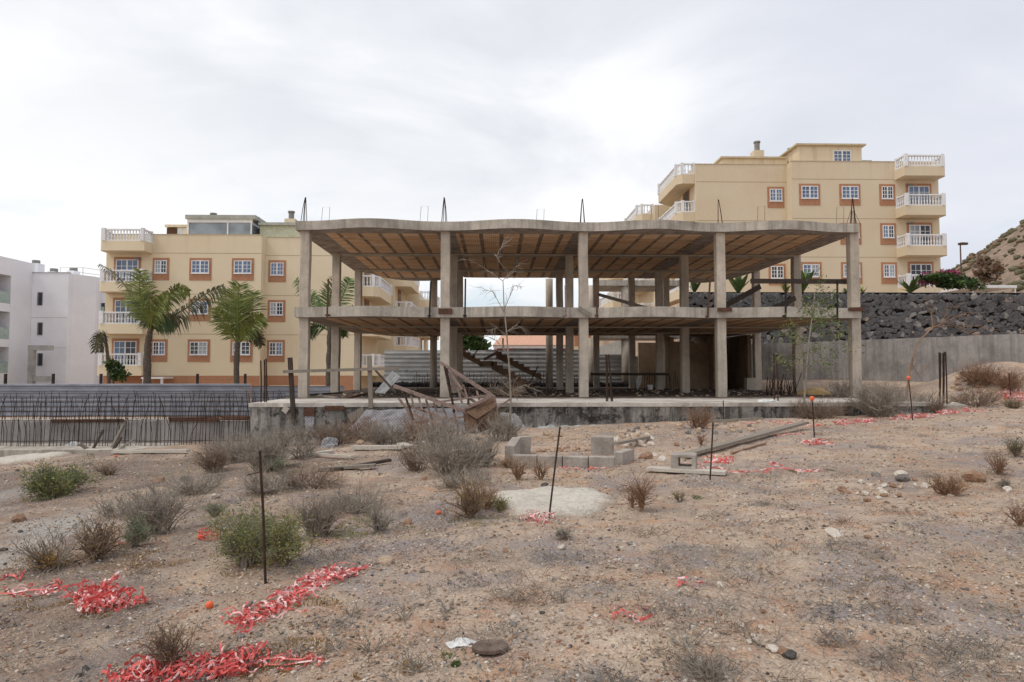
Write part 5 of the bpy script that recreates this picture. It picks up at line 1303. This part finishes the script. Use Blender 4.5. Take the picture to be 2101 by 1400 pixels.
sapling('tall bare leafless sapling in front of the terrace left of centre', 18.9, [(1046,850),(1048,820),(1046,770),(1040,690),(1034,625),(1032,576)],
    [[(1032,577),(1010,562),(990,548),(970,535),(950,532)],[(1032,576),(1044,562),(1026,540),(1018,524)],[(1040,572),(1055,552),(1068,540)],[(1018,528),(1030,505),(1040,495)],[(1034,640),(1012,600),(985,590)],[(1036,632),(1055,585),(1070,590)],
     [(1040,690),(1020,672),(1000,682)],[(1040,680),(1060,668),(1078,678)],[(1043,730),(1020,700),(998,690)],[(1047,800),(1020,770),(995,772)],[(1047,805),(1075,790),(1100,800)],[(1047,812),(1015,795),(985,800)]], .035, seed=4)
sapling('slender green leaved sapling before the right front columns', 19.0, [(1647,848),(1652,800),(1656,740),(1661,690),(1668,640),(1672,600),(1690,585)],
    [[(1668,650),(1680,625),(1690,600),(1682,580)],[(1664,668),(1690,650),(1720,664)],[(1662,690),(1690,676),(1716,680)],[(1657,736),(1635,700),(1606,682),(1628,668)],[(1656,720),(1690,712),(1740,716)],[(1660,700),(1640,690),(1618,690)],[(1654,770),(1625,740),(1600,742)],[(1668,655),(1660,635),(1672,618)],[(1656,755),(1670,740),(1690,742)],[(1668,648),(1685,640),(1700,628)]], .03, leafn=1000, leafm='leaf_mid', seed=6, r2='leaf_yellow')
sapling('bare leaning sapling arching right before the boundary wall', 20.8, [(1856,826),(1864,775),(1874,730),(1885,700),(1914,672),(1940,662)],
    [[(1914,672),(1950,668),(1985,682),(2020,690)],[(1930,664),(1965,650),(1990,640),(1975,668)],[(1914,672),(1910,640),(1900,610)],[(1940,662),(1970,672),(2012,668),(2040,680)],[(1870,745),(1885,770),(1905,750)],[(1930,664),(1945,640),(1960,630)]], .035, mat='twig_red', seed=8)
# ------------------------------------------------------------------ rusty stakes, orange caps
def stake(p_top, p_base, label, r=.011, cap=None, tie=None, lean=0.0):
    b = gnd(*p_base); t = at(p_top[0], p_top[1], b.y+lean); root = empty('rebar_stake', b, label, 'stake')
    mb = MB(); mb.tube([b-Vector((0,0,.1)), b.lerp(t,.5)+Vector((.004,0,0)), t], r, 8); mb.build('rod', M['rebar'], root)
    if tie: mb = MB(); s_ = b.lerp(t, tie); mb.tube([s_, s_+Vector((-.09,-.02,-.02)), s_+Vector((-.1,-.03,-.025))], .004, 4); mb.build('wire_tie', M['rebar'], root)
    if cap:
        mb = MB(); mb.tube([t+Vector((0,0,k)) for k in (-.05,-.03,.0,.03,.05)], [cap*.6,cap*.7,cap,cap*.9,cap*.3], 12); mb.build('cap', M['orange'], root, smooth=True)
stake((533,925),(546,1197),'tallest rusty stake, standing in the left foreground', .0115, tie=.84)
stake((1149,876),(1124,1064),'rusty stake leaning right beside the cement spill', .0105, lean=.15)
stake((1463,868),(1456,985),'rusty stake beside the flat plank and hollow block', .011)
stake((1666,818),(1671,898),'rusty stake with orange cap above the pink tape tuft', .014, .05)
stake((1864,776),(1873,862),'rusty stake with orange cap in front of the wide thorn bush', .014, .05)
stake((2070,766),(2074,818),'rusty stake by the tape on the mound, without a cap', .016)
stake((1484,822),(1484,864),'short dark stake against the terrace wall', .014)
def knob(px, py, r, label, seed):
    r *= .62
    p = gnd(px, py); mb = MB(); q = Vector((.8,-.5,.35)).normalized(); c = p+Vector((0,0,r*.8))
    mb.tube([c+q*k*r for k in (-1,-.8,-.2,.35,.75,.95)], [r*.55,r*.75,r*1.0,r*.98,r*.7,r*.25], 14)
    return tag(mb.build('safety_plug', M['orange'], loc=p, smooth=True), label, 'plastic plug')
knob(412,1106,.05,'orange cap on the dirt touching the loop of pink mesh',1)
knob(430,1248,.045,'orange cap alone on the dirt in the left foreground',2)
knob(900,1056,.045,'orange red cap on the grey litter mid field',3)
knob(1213,964,.05,'orange cap in front of the block planter',4)
knob(238,938,.05,'orange cap at the left end of the long pale plank',5)
# ------------------------------------------------------------------ red and white barrier tape
def tape(path, n, w_, label, seed, L=(.5,1.1), h=.09, spread=.16, white=.28, bw=.03):
    q = random.Random(seed); P = [gnd(*p) for p in path]; seg = [0]
    for i in range(1, len(P)): seg.append(seg[-1]+(P[i]-P[i-1]).length)
    tot = max(seg[-1], .01); mb = MB()
    def pt(s):
        s = min(max(s,0),tot)
        for i in range(1, len(P)):
            if s <= seg[i] or i == len(P)-1: return P[i-1].lerp(P[i], (s-seg[i-1])/max(1e-6,seg[i]-seg[i-1]))
        return P[0]
    n = int(n*(.6 if P[0].y < 9 else .42)); spread *= .85
    for kk in range(n):
        s = q.uniform(0, tot) if kk else 0; base = pt(s)
        a = q.uniform(0, 6.283); curl = q.uniform(-.5,.5); off = base+Vector((q.gauss(0,spread*.7), q.gauss(0,spread*.7), 0))
        p = Vector((base.x, base.y, 0)); l = q.uniform(*L)*1.7; k = max(8, int(l/.028)); st = l/k; prev = None; tw = q.uniform(0,3); zz = .012
        wht = q.random() < white; run = 0; ww = bw*q.uniform(.3,.5)
        for i in range(k):
            if q.random() < .08: curl = q.uniform(-.6,.6)
            a += curl*.5+q.gauss(0,.22); back = (off-p); back.z = 0
            p = p+Vector((math.cos(a), math.sin(a), 0))*st+back*.12
            zz = max(.004, min(h, zz+q.gauss(.002,.016))); c = Vector((p.x, p.y, tz(p.x, p.y)+zz)); tw += q.gauss(0,.22)
            nrm = (Vector((-math.sin(a), math.cos(a), 0))*math.cos(tw)+Vector((0,0,1))*math.sin(tw))*ww
            cur = (c-nrm, c+nrm)
            if prev:
                run += 1
                if run > 2: run = 0; wht = q.random() < white
                mb.quad(prev[0], prev[1], cur[1], cur[0], 1 if wht else 0)
            prev = cur
    prev = None; kq = max(6, int(tot*14))
    for i in range(kq+1):
        c = pt(tot*i/kq)+Vector((q.gauss(0,.02), q.gauss(0,.02), 0)); c.z = tz(c.x, c.y)+.012+.01*q.random(); w2 = Vector((0,1,.3)).normalized()*bw*.4
        if prev is not None: mb.quad(prev-w2, prev+w2, c+w2, c-w2, 1 if i % 4 == 3 else 0)
        prev = c
    return tag(mb.build('barrier_tape', [M['red_tape'], M['white_tape']], loc=P[0]), label, 'barrier tape')
tape([(195,1215),(205,1245),(190,1250),(270,1242)], 170, 60, 'thick red and white tape heap at left with a tail to the right', 1, (.12,.34), .09, .09, .3, .022)
tape([(198,1212),(205,1232)], 60, 40, 'pink top of tape piled on the thick heap at left', 2, (.1,.25), .14, .06, .5, .02)
tape([(0,1222),(60,1215),(130,1212)], 34, 40, 'loose red tape strips at the left edge of the field', 3, (.1,.3), .03, .07, .3, .022)
tape([(0,1186),(30,1184)], 12, 40, 'orange red scrap of tape at the far left edge, above the loose strips', 14, (.08,.25), .03, .05, .1, .022)
tape([(482,1285),(520,1268),(530,1272)], 60, 40, 'short bundle of red tape at the lower end of the diagonal trail', 4, (.1,.28), .05, .06, .3, .018)
tape([(552,1262),(600,1228),(650,1196),(700,1180),(732,1176)], 230, 40, 'diagonal trail of red and white tape in the left foreground', 5, (.1,.26), .05, .055, .38, .018)
tape([(250,1398),(340,1388),(430,1382),(520,1368)], 420, 40, 'bright red tape heap along the bottom edge at left', 6, (.08,.24), .07, .055, .25, .017)
tape([(520,1362),(580,1358),(650,1354),(640,1362),(540,1376)], 44, 20, 'thin red loop of tape trailing right from the bottom heap', 7, (.06,.16), .02, .012, .25, .016)
tape([(1090,1070),(1118,1068)], 46, 30, 'faded pink tape tuft at the foot of the leaning stake', 8, (.1,.3), .1, .09, .8, .018)
tape([(1660,912),(1690,912)], 40, 30, 'pink tape tuft below the capped stake', 9, (.15,.4), .1, .14, .4, .03)
tape([(1440,950),(1490,946)], 40, 30, 'pink tape heap behind the flat plank', 10, (.15,.4), .1, .16, .5, .03)
tape([(1500,970),(1560,968),(1620,964),(1680,970)], 46, 30, 'scattered row of red tape strips on the dirt right of the plank', 11, (.12,.35), .02, .06, .35, .025)
tape([(1430,962),(1480,962)], 16, 30, 'thin red tape line next to the hollow block', 12, (.15,.35), .03, .06, .4, .022)
tape([(1720,872),(1770,868),(1790,864)], 70, 30, 'peaked pink tape pile below the wide thorn bush', 13, (.2,.5), .16, .16, .4, .03)
tape([(1830,862),(1880,856),(1900,856)], 70, 30, 'pink tape drift at the foot of the second capped stake', 15, (.2,.5), .1, .14, .45, .03)
tape([(1930,852),(1960,846),(1990,844),(2020,846)], 60, 30, 'pink tape wound round the white square boulder', 16, (.2,.5), .12, .15, .45, .03)
tape([(2060,815),(2101,820)], 110, 30, 'pink tape mass spilling down the mound at the right edge', 17, (.25,.6), .25, .3, .5, .035)
tape([(1535,870),(1580,866),(1680,876)], 40, 30, 'pale pink tape strip along the dirt below the terrace wall', 18, (.2,.4), .03, .1, .5, .025)
tape([(1640,890),(1600,896)], 22, 30, 'pink tape scrap beyond the raised end of the long plank', 19, (.15,.4), .03, .1, .5, .025)
tape([(1580,952),(1600,952)], 6, 30, 'small red tape strip alone right of the flat plank', 20, (.3,.5), .02, .05, .2, .03)
tape([(1295,1268),(1312,1270)], 7, 20, 'faded pink loop of tape in the lower middle foreground', 21, (.15,.35), .03, .05, .7, .02)
tape([(1395,1200),(1402,1202)], 5, 20, 'tiny pink tape scrap on a grey litter patch', 22, (.1,.25), .03, .04, .4, .02)
tape([(610,985),(635,985)], 18, 20, 'pale pink tape tuft right of the tall stake top', 23, (.1,.3), .05, .08, .8, .018)
tape([(1150,960),(1200,964),(1250,962)], 30, 20, 'whitish pink tape scraps before the block planter', 24, (.1,.25), .02, .07, .8, .018)
tape([(255,1120),(265,1122)], 8, 20, 'tiny pink tape scrap below the silvery green shrub', 25, (.1,.3), .03, .06, .6, .02)
# loop of pink mesh
g = gnd(430,1106); mb = MB()
for k in range(3): mb.tube([g+Vector((.11*math.cos(t*.4), .06*math.sin(t*.4), .02+.035*k+.012*math.sin(t*.4))) for t in range(17)], .006, 5)
for t in range(12): mb.tube([g+Vector((.11*math.cos(t*.52), .06*math.sin(t*.52), .015)), g+Vector((.11*math.cos(t*.52+.1), .06*math.sin(t*.52+.1), .1))], .004, 4)
tag(mb.build('mesh_loop', M['red_tape'], loc=g), 'open loop of pink plastic mesh beside an orange cap', 'mesh loop')
# rusty disc
g = gnd(1006,1337); r = g.y*37/F; mb = MB(); N = 40; vs = []
for z, rr in ((.0,r),(.018,r),(.024,r*.93),(.024,r*.25),(.018,r*.2),(.018,r*.09),(-.01,r*.09)):
    for j in range(N): vs.append((g.x+rr*math.cos(6.2832*j/N), g.y+rr*math.sin(6.2832*j/N), g.z+.015+z))
mb.add(vs, [(i*N+j, i*N+(j+1)%N, (i+1)*N+(j+1)%N, (i+1)*N+j) for i in range(6) for j in range(N)])
M['disc'] = nmat('brown_disc', S(86,70,62), S(120,104,94), 14, .85, .5, .006); d_ = mb.build('round_disc', M['disc'], loc=g); d_.rotation_euler = (-.09,-.03,0); tag(d_, 'flat brown round disc with a centre hole in the foreground', 'disc')
# ------------------------------------------------------------------ block planter, hollow block, planks
pl = empty('block_planter', gnd(1165, 948), 'open planter of grey concrete blocks before the terrace', 'planter')
def blockwall(p, q, h, th, nm='block_row', z=None):
    a = gnd(*p); b = gnd(*q); d = (b-a); d.z = 0; L = d.length; d.normalize(); s_ = Vector((-d.y, d.x, 0))*th/2; mb = MB(); n = max(1, round(L/.42))
    z0 = min(a.z, b.z)-.12; z1 = (a.z+b.z)/2+h if z is None else z
    for i in range(n):
        u = a+d*(L*i/n+.006); v = a+d*(L*(i+1)/n-.006); j = rs.uniform(-.006,.006)
        vs = [(*(u-s_).xy,z0),(*(v-s_).xy,z0),(*(v+s_).xy,z0),(*(u+s_).xy,z0),(*(u-s_).xy,z1+j),(*(v-s_).xy,z1+j),(*(v+s_).xy,z1+j),(*(u+s_).xy,z1+j)]
        mb.add(vs, [(0,3,2,1),(4,5,6,7),(0,1,5,4),(1,2,6,5),(2,3,7,6),(3,0,4,7)])
    o = mb.build(nm, M['block'], pl); bv = o.modifiers.new('bevel', 'BEVEL'); bv.width = .012; bv.segments = 2; return o
blockwall((1052,958),(1262,960), .19, .17); blockwall((1046,956),(1060,932), .33, .17); blockwall((1062,931),(1088,931), .33, .17); blockwall((1212,932),(1260,932), .33, .17); blockwall((1268,954),(1292,944), .2, .17)
board('plank', gnd(1262,940,.26), gnd(1330,903,.06), .1, .05, 'woodgrey', None, 'short grey plank propped on the right end of the block planter', 'plank')
g = gnd(1404,968); mb = MB(); th = .045; zb = g.z+.05; Wd, Hh, Dd = .36, .22, .34; rot = Matrix.Rotation(-.35, 3, 'Z')
outer = [(-Wd/2,0),(Wd/2,0),(Wd/2,Hh),(-Wd/2,Hh)]
vs = []
def hb(x, y, z): v = rot @ Vector((x, y, 0)); return (g.x+v.x, g.y+v.y, zb+z)
H0, H1 = -.02, Wd/2-.06
ring_o = [(-Wd/2,0),(Wd/2,0),(Wd/2,Hh),(-Wd/2,Hh)]; ring_i = [(-.07,.045),(Wd/2-.06,.045),(Wd/2-.06,Hh-.045),(-.07,Hh-.045)]
for y in (-Dd/2, Dd/2):
    vs += [hb(x,y,z) for x,z in ring_o]+[hb(x,y,z) for x,z in ring_i]
fs = [(i,(i+1)%4,4+(i+1)%4,4+i) for i in range(4)]+[(8+i,12+i,12+(i+1)%4,8+(i+1)%4) for i in range(4)]+[(i,8+i,8+(i+1)%4,(i+1)%4) for i in range(4)]+[(4+i,4+(i+1)%4,12+(i+1)%4,12+i) for i in range(4)]
mb.add(vs, fs); o = mb.build('hollow_block', M['block'], loc=g); tag(o, 'grey hollow concrete block on its side by the flat plank', 'concrete block'); bv = o.modifiers.new('bevel', 'BEVEL'); bv.width = .015; bv.segments = 2
board('plank', gnd(1330,968,.05), gnd(1490,977,.05), .26, .045, 'woodpale', None, 'wide flat pale plank on the dirt in front of the hollow block', 'plank')
board('plank', gnd(1406,944,.09), gnd(1652,881,.16), .18, .055, 'woodgrey', None, 'longest grey plank lying diagonally right of the hollow block', 'plank')
board('plank', gnd(592,944,.05), gnd(682,930,.05), .16, .05, 'woodpale', None, 'bleached plank below the foundation wall, left of two', 'plank')
board('plank', gnd(640,936,.05), gnd(724,944,.07), .08, .04, 'woodpale', None, 'thin bleached lath crossing the left bleached plank', 'plank')
board('plank', gnd(725,925,.07), gnd(826,924,.07), .15, .08, 'woodpale', None, 'thick whitish plank below the netting tarp', 'plank')
board('plank', gnd(822,918,.08), gnd(842,922,.06), .2, .05, 'woodpale', None, 'stub of bleached board at the end of the thick whitish plank', 'plank')
board('plank', gnd(655,968,.05), gnd(770,962,.06), .14, .05, 'woodgrey', None, 'old grey plank in front of the bleached planks', 'plank')
board('plank', gnd(680,970,.04), gnd(800,952,.07), .1, .05, 'wooddark', None, 'dark rotten plank crossing the old grey plank', 'plank')
board('plank', gnd(590,960,.04), gnd(612,958,.05), .2, .05, 'woodgrey', None, 'small grey board stub near the sage green tuft', 'plank')
board('plank', gnd(1445,868,.04), gnd(1565,862,.04), .12, .05, 'woodgrey', None, 'grey plank half sunk along the foot of the terrace wall', 'plank')
board('stick', gnd(1500,933,.02), gnd(1570,912,.02), .04, .03, 'twig_red', None, 'thin brown stick lying beside the longest plank', 'stick')
# ------------------------------------------------------------------ timber guard rail on the terrace edge
gr = empty('timber_guardrail', at(680,870,19.3), 'weathered timber guard rail with two posts at the terrace edge', 'guard rail')
for (p, q_, w_) in (((603,868),(595,734),.115),((761,838),(758,730),.115)):
    mb = MB(); mb.bar(at(*p,19.32), at(*q_,19.32), w_, .1, up=(0,1,0)); mb.build('post', M['wooddark'] if p[0] < 700 else M['woodgrey'], gr)
mb = MB(); mb.bar(at(581,763,19.24), at(818,756,19.24), .055, .085); mb.build('rail', M['woodgrey'], gr)
# boards still nailed to the foundation wall
for (px0, y0, px1, y1, mk, rt, lb) in ((580,835,592,847,'woodpale',.6,'small tilted board on the foundation wall left of the first post'),(624,836,646,854,'woodbrown',0,'brown board fixed to the foundation wall above the torn strip'),(666,833,706,842,'woodbrown',0,'reddish brown board fixed high on the foundation wall'),
        (715,842,750,860,'woodgrey',-.5,'grey slatted board hanging skew over the netting tarp'),(776,843,838,850,'woodgrey',0,'long grey board fixed above the netting tarp'),(884,833,898,843,'woodbrown',-.3,'small brown block on the wall behind the rusty frame')):
    a = at(px0,y1,19.36); b = at(px1,y0,19.36); c = (a+b)/2; w_, h = abs(b.x-a.x), abs(b.z-a.z); d = Vector((math.cos(rt),0,-math.sin(rt)))*w_/2
    mb = MB(); mb.bar(c-d, c+d, .07, h); tag(mb.build('form_board', M[mk], loc=c), lb, 'board')
# netting tarps
def sheet(name, quad, nu, nv, amp, label, mat, seed, wave=5):
    A_, B2, C2, D2 = [at(px, py, Y) for px, py, Y in quad]; mb = MB(); vs = []
    for j in range(nv+1):
        for i in range(nu+1):
            u, v = i/nu, j/nv; p = A_.lerp(B2,u).lerp(D2.lerp(C2,u), v)
            e = min(u, 1-u, v, 1-v); rag = .05*nz(u*9, v*9, seed) if e < .02 else 0
            p = p+Vector((rag, -abs(amp*nz(u*wave, v*wave*.5, seed))-amp*.5*nz(u*wave*2.3, v*wave, seed+3)*.6, rag*1.6+.03*nz(u*6, v*6, seed+8))); vs.append(p)
    mb.add(vs, [(j*(nu+1)+i, (j+1)*(nu+1)+i, (j+1)*(nu+1)+i+1, j*(nu+1)+i+1) for j in range(nv) for i in range(nu)]); o = mb.build(name, M[mat], loc=A_, smooth=True)
    return tag(o, label, 'tarp')
sheet('netting_tarp', ((752,842,19.3),(962,836,19.3),(985,896,18.95),(700,896,19.0)), 70, 26, .09, 'large grey netting tarp draped down the foundation wall', 'tarp', 3)
sheet('netting_tarp', ((624,852,19.36),(646,852,19.36),(642,888,19.3),(628,888,19.3)), 10, 18, .05, 'narrow torn strip of grey netting on the foundation wall', 'tarp', 5)
sheet('netting_tarp', ((628,884,19.3),(648,882,19.3),(668,920,18.6),(620,922,18.6)), 16, 18, .12, 'crumpled lower end of grey netting at the wall foot', 'tarp', 6)
sheet('netting_tarp', ((1024,845,19.3),(1060,850,19.3),(1085,885,18.9),(1020,888,18.9)), 20, 14, .12, 'grey netting tarp behind the rusty sheet box', 'tarp', 8)
sheet('plastic_sheet', ((1108,874,19.2),(1238,873,19.2),(1225,884,18.7),(1085,889,18.6)), 36, 8, .08, 'pale bluish sheet lying along the foot of the terrace wall', 'palegrey', 9)
# corrugated white panel
cp = MB(); a, b, c_, d_ = at(769,806,21.5), at(805,762,21.9), at(822,773,21.9), at(789,808,21.5); nu = 24; vs = []
for j in range(nu+1):
    v = j/nu
    for i in (0,1): p = (a.lerp(d_,v)).lerp(b.lerp(c_,v), i); vs.append(p+Vector((0,-.05*math.sin(v*6.283*5),.02*math.sin(v*6.283*5))))
cp.add(vs, [(j*2, j*2+1, j*2+3, j*2+2) for j in range(nu)]); tag(cp.build('corrugated_panel', M['whiteplastic'], loc=a), 'white corrugated panel leaning on the terrace behind the guard rail', 'panel')
board('rod', at(770,760,20.4), at(812,806,19.9), .045, .045, 'wooddark', None, 'thin dark rod leaning across the white corrugated panel', 'rod')
# ------------------------------------------------------------------ collapsed rusty steel frame
fr_ = empty('rusty_steel_frame', at(930,860,18.6), 'collapsed rusty steel railing frame at the foot of the terrace', 'steel frame')
def rbar(p, q_, Y0, Y1, w_=.06, m_='rust', nm='bar'): mb = MB(); mb.bar(at(*p,Y0), at(*q_,Y1), w_, w_); return mb.build(nm, M[m_], fr_)
for p, q_, Y0, Y1, w_, nm in (((903,744),(1010,812),19.0,18.6,.085,'top_rail'),((918,785),(992,838),18.9,18.5,.065,'bottom_rail'),((808,792),(954,844),18.8,18.4,.09,'top_rail'),((838,832),(942,870),18.7,18.4,.06,'bottom_rail'),
        ((848,850),(938,884),18.5,18.3,.05,'bottom_rail'),((846,868),(952,856),18.6,18.4,.05,'brace'),((900,825),(1012,810),18.7,18.5,.055,'brace'),((912,750),(948,800),18.9,18.6,.055,'brace')): rbar(p, q_, Y0, Y1, w_, 'rust', nm)
for (xa, ya), (xb, yb) in (((912,752),(924,810)),((916,756),(932,846)),((930,842),(940,880)),((828,802),(848,862)),((842,808),(852,845)),((858,812),(866,842)),((874,820),(892,882)),((890,826),(902,860)),((906,832),(920,862)),((934,778),(948,828)),((950,790),(965,834)),((964,794),(960,830)),((978,802),(985,826))): rbar((xa,ya), (xb,yb), 18.75, 18.5, .042, 'rust' if xa % 4 else 'rebar', 'baluster')
mb = MB(); mb.tube([at(818,818,18.9), at(832,835,18.8), at(842,856,18.7), at(852,868,18.6)], .035, 6); mb.build('bent_bar', M['rust'], fr_)
bx = empty('rusty_sheet_box', at(985,860,18.3), 'open rusty sheet metal box tipped against the steel frame', 'metal box')
def face(nm, pts, mat, th=.03):
    P = [at(*p) for p in pts]; n = (P[1]-P[0]).cross(P[2]-P[0]).normalized()*th; mb = MB(); mb.add(P+[p+n for p in P], [(0,1,2,3),(7,6,5,4)]+[(i,4+i,4+(i+1)%4,(i+1)%4) for i in range(4)]); return mb.build(nm, M[mat], bx)
face('side_panel', ((950,842,18.2),(978,862,18.0),(1018,835,18.2),(1012,814,18.5)), 'rustbox')
face('bottom_panel', ((950,846,18.2),(978,864,18.02),(974,892,18.1),(954,884,18.3)), 'rustbox')
face('back_panel', ((979,864,18.02),(1018,838,18.2),(1030,872,18.4),(984,888,18.25)), 'rustbox')
for p, q_, w_ in (((948,842),(1013,811),.075),((950,844),(978,863),.05),((978,863),(1046,820),.05),((1014,812),(1022,860),.045),((1022,868),(1050,880),.05),((1056,878),(1018,910),.05)):
    mb = MB(); mb.bar(at(*p,18.15), at(*q_,18.3), w_, w_); mb.build('rim_bar', M['rust'], bx)
# heap of dead branches on the terrace by the frame
hb_ = MB(); bush_mesh(hb_, at(1040,812,20.6), 1.5, .34, 22, 91, .005, 3, 1.5, 0, 3)
tag(hb_.build('dead_branches', M['twig_brown'], loc=at(1040,812,20.6)), 'heap of dead branches on the terrace behind the rusty box', 'branches')
for (xa,ya,xb,yb,Y,mk,lb) in ((620,811,700,806,21.2,'wooddark','dark thin board on the terrace by the left front column'),(715,816,752,808,20.9,'woodbrown','brown board lying on the terrace between the guard rail posts'),(655,812,690,816,20.6,'woodgrey','grey board on the terrace near the left post')):
    a = atz(xa,ya,Z0+.03); b = atz(xb,yb,Z0+.03); board('plank', a, b, .12, .05, mk, None, lb, 'plank')
g = at(1668,800,26); mb = MB(); vs0, fs = ICO[3]; out = []
for v in vs0: k = 1+.25*noise.noise(v*2+Vector((3,0,0))); out.append((g.x+v.x*.85*k, 26+v.y*.5*k, .55+max(-.1, v.z*k)*.4))
mb.add(out, fs); tag(mb.build('sand_heap', nmat('ochre_sand', S(176,146,100), S(204,176,130), 4, .95, .5, .02), loc=g, smooth=True), 'small ochre sand heap behind the green sapling at right', 'sand heap')
# overhead grey strip of rubble board near mound: fallen low wall
mb = MB(); mb.box((at(1915,820,19.6).x+.05, 19.9, .1), (at(1985,820,19.9).x, 20.3, .62), 0, .03, rs); tag(mb.build('low_block_wall', M['block'], loc=(14,20,.1)), 'dark low block wall continuing right from the terrace', 'wall')
# ------------------------------------------------------------------ sky, sun, camera
def world():
    w = bpy.data.worlds.new('World'); sc.world = w; w.use_nodes = True; t = w.node_tree; n = t.nodes; l = t.links
    bg = n['Background']; bg.inputs['Strength'].default_value = .107
    sk = n.new('ShaderNodeTexSky'); sk.sky_type = 'NISHITA'; sk.sun_disc = False; sk.sun_elevation = SUN_EL; sk.sun_rotation = SUN_ROT
    tc = n.new('ShaderNodeTexCoord'); sx = n.new('ShaderNodeSeparateXYZ'); l.new(tc.outputs['Generated'], sx.inputs[0])
    def mth(op, a, b=None):
        m = n.new('ShaderNodeMath'); m.operation = op
        for i, v in enumerate((a, b)):
            if v is None: continue
            if hasattr(v, 'is_output'): l.new(v, m.inputs[i])
            else: m.inputs[i].default_value = v
        return m.outputs[0]
    zc = mth('ADD', mth('MAXIMUM', sx.outputs[2], 0.0), .22)
    cv = n.new('ShaderNodeCombineXYZ'); l.new(mth('DIVIDE', sx.outputs[0], zc), cv.inputs[0]); l.new(mth('DIVIDE', sx.outputs[1], zc), cv.inputs[1])
    def nse(scale, det, rough, loc=(0,0,0), scl=(1,1,1), dist=0):
        mp = n.new('ShaderNodeMapping'); mp.inputs['Location'].default_value = loc; mp.inputs['Scale'].default_value = scl; l.new(cv.outputs[0], mp.inputs[0])
        x = n.new('ShaderNodeTexNoise'); x.inputs['Scale'].default_value = scale; x.inputs['Detail'].default_value = det; x.inputs['Roughness'].default_value = rough; x.inputs['Distortion'].default_value = dist; l.new(mp.outputs[0], x.inputs[0]); return x.outputs['Fac']
    def rmp(f, st):
        r = n.new('ShaderNodeValToRGB'); e = r.color_ramp.elements
        while len(e) < len(st): e.new(.5)
        for el, (p, c) in zip(e, st): el.position = p; el.color = c if hasattr(c, '__len__') else (c,c,c,1)
        l.new(f, r.inputs[0]); return r.outputs[0]
    def mx(f, a, b):
        m = n.new('ShaderNodeMix'); m.data_type = 'RGBA'
        for i, v in ((0,f),(6,a),(7,b)):
            if hasattr(v, 'is_output'): l.new(v, m.inputs[i])
            else: m.inputs[i].default_value = v
        return m.outputs[2]
    c1 = nse(1.25, 6, .52, (2.6,1.1,0), (.8,1,1), .5)
    cl = rmp(c1, [(.36, (6.7,7.0,7.6,1)), (.48, (8.2,8.4,8.85,1)), (.60, (10.4,10.45,10.5,1))])
    # brighter, whiter deck towards the horizon
    hz = rmp(sx.outputs[2], [(.0, 1.0), (.24, .4), (.4, 0.0)]); cl = mx(mth('MULTIPLY', hz, .55), cl, (10.2,10.25,10.3,1))
    gx = mth('MULTIPLY', rmp(sx.outputs[0], [(.08, 0.0), (.5, .95)]), rmp(nse(.9, 4, .5, (5.1,2.2,0)), [(.3, .6), (.55, 1.0)])); cl = mx(gx, cl, (6.7,7.0,7.9,1))
    lx = rmp(mth('ADD', sx.outputs[0], .6), [(.1, .8), (.62, 0.0)]); lz = rmp(sx.outputs[2], [(.2, 1.0), (.5, .15)]); cl = mx(mth('MULTIPLY', lx, lz), cl, (10.1,10.15,10.2,1))
    gap = rmp(nse(1.6, 5, .55, (7.3,3.9,0), (1,.8,1), .2), [(.54, 0.0), (.70, .8)])
    low = rmp(sx.outputs[2], [(.0, .35), (.10, .16), (.16, 0.0)])
    blue = mx(.5, sk.outputs[0], (7.2,8.9,10.0,1))
    col = mx(mth('MAXIMUM', mth('MULTIPLY', gap, hz), low), cl, blue)
    l.new(col, bg.inputs[0])
# sun stands high to the left of the camera, a little behind it
SUN_EL = R(57); SUN_ROT = R(252)
world()
sl_ = bpy.data.lights.new('sun', 'SUN'); sl_.energy = 1.35; sl_.angle = R(12); sl_.color = (1.0, .95, .87)
so = bpy.data.objects.new('sun', sl_); COL.objects.link(so)
sd = Vector((math.sin(SUN_ROT)*math.cos(SUN_EL), math.cos(SUN_ROT)*math.cos(SUN_EL), math.sin(SUN_EL)))   # direction towards the sun
so.rotation_euler = (-sd).to_track_quat('-Z', 'Y').to_euler(); so.location = (0, 0, 40)
cd = bpy.data.cameras.new('camera'); cam = bpy.data.objects.new('camera', cd); COL.objects.link(cam)
cam.location = (0, 0, CAMZ); cam.rotation_euler = (math.pi/2+PITCH, 0, -YAW)
cd.sensor_width = 36; cd.lens = 36*F/2101; cd.clip_end = 4000; cd.clip_start = .05
sc.camera = cam
sc.view_settings.view_transform = 'Standard'; sc.view_settings.look = 'None'; sc.view_settings.exposure = 0
sc.cycles.max_bounces = 6
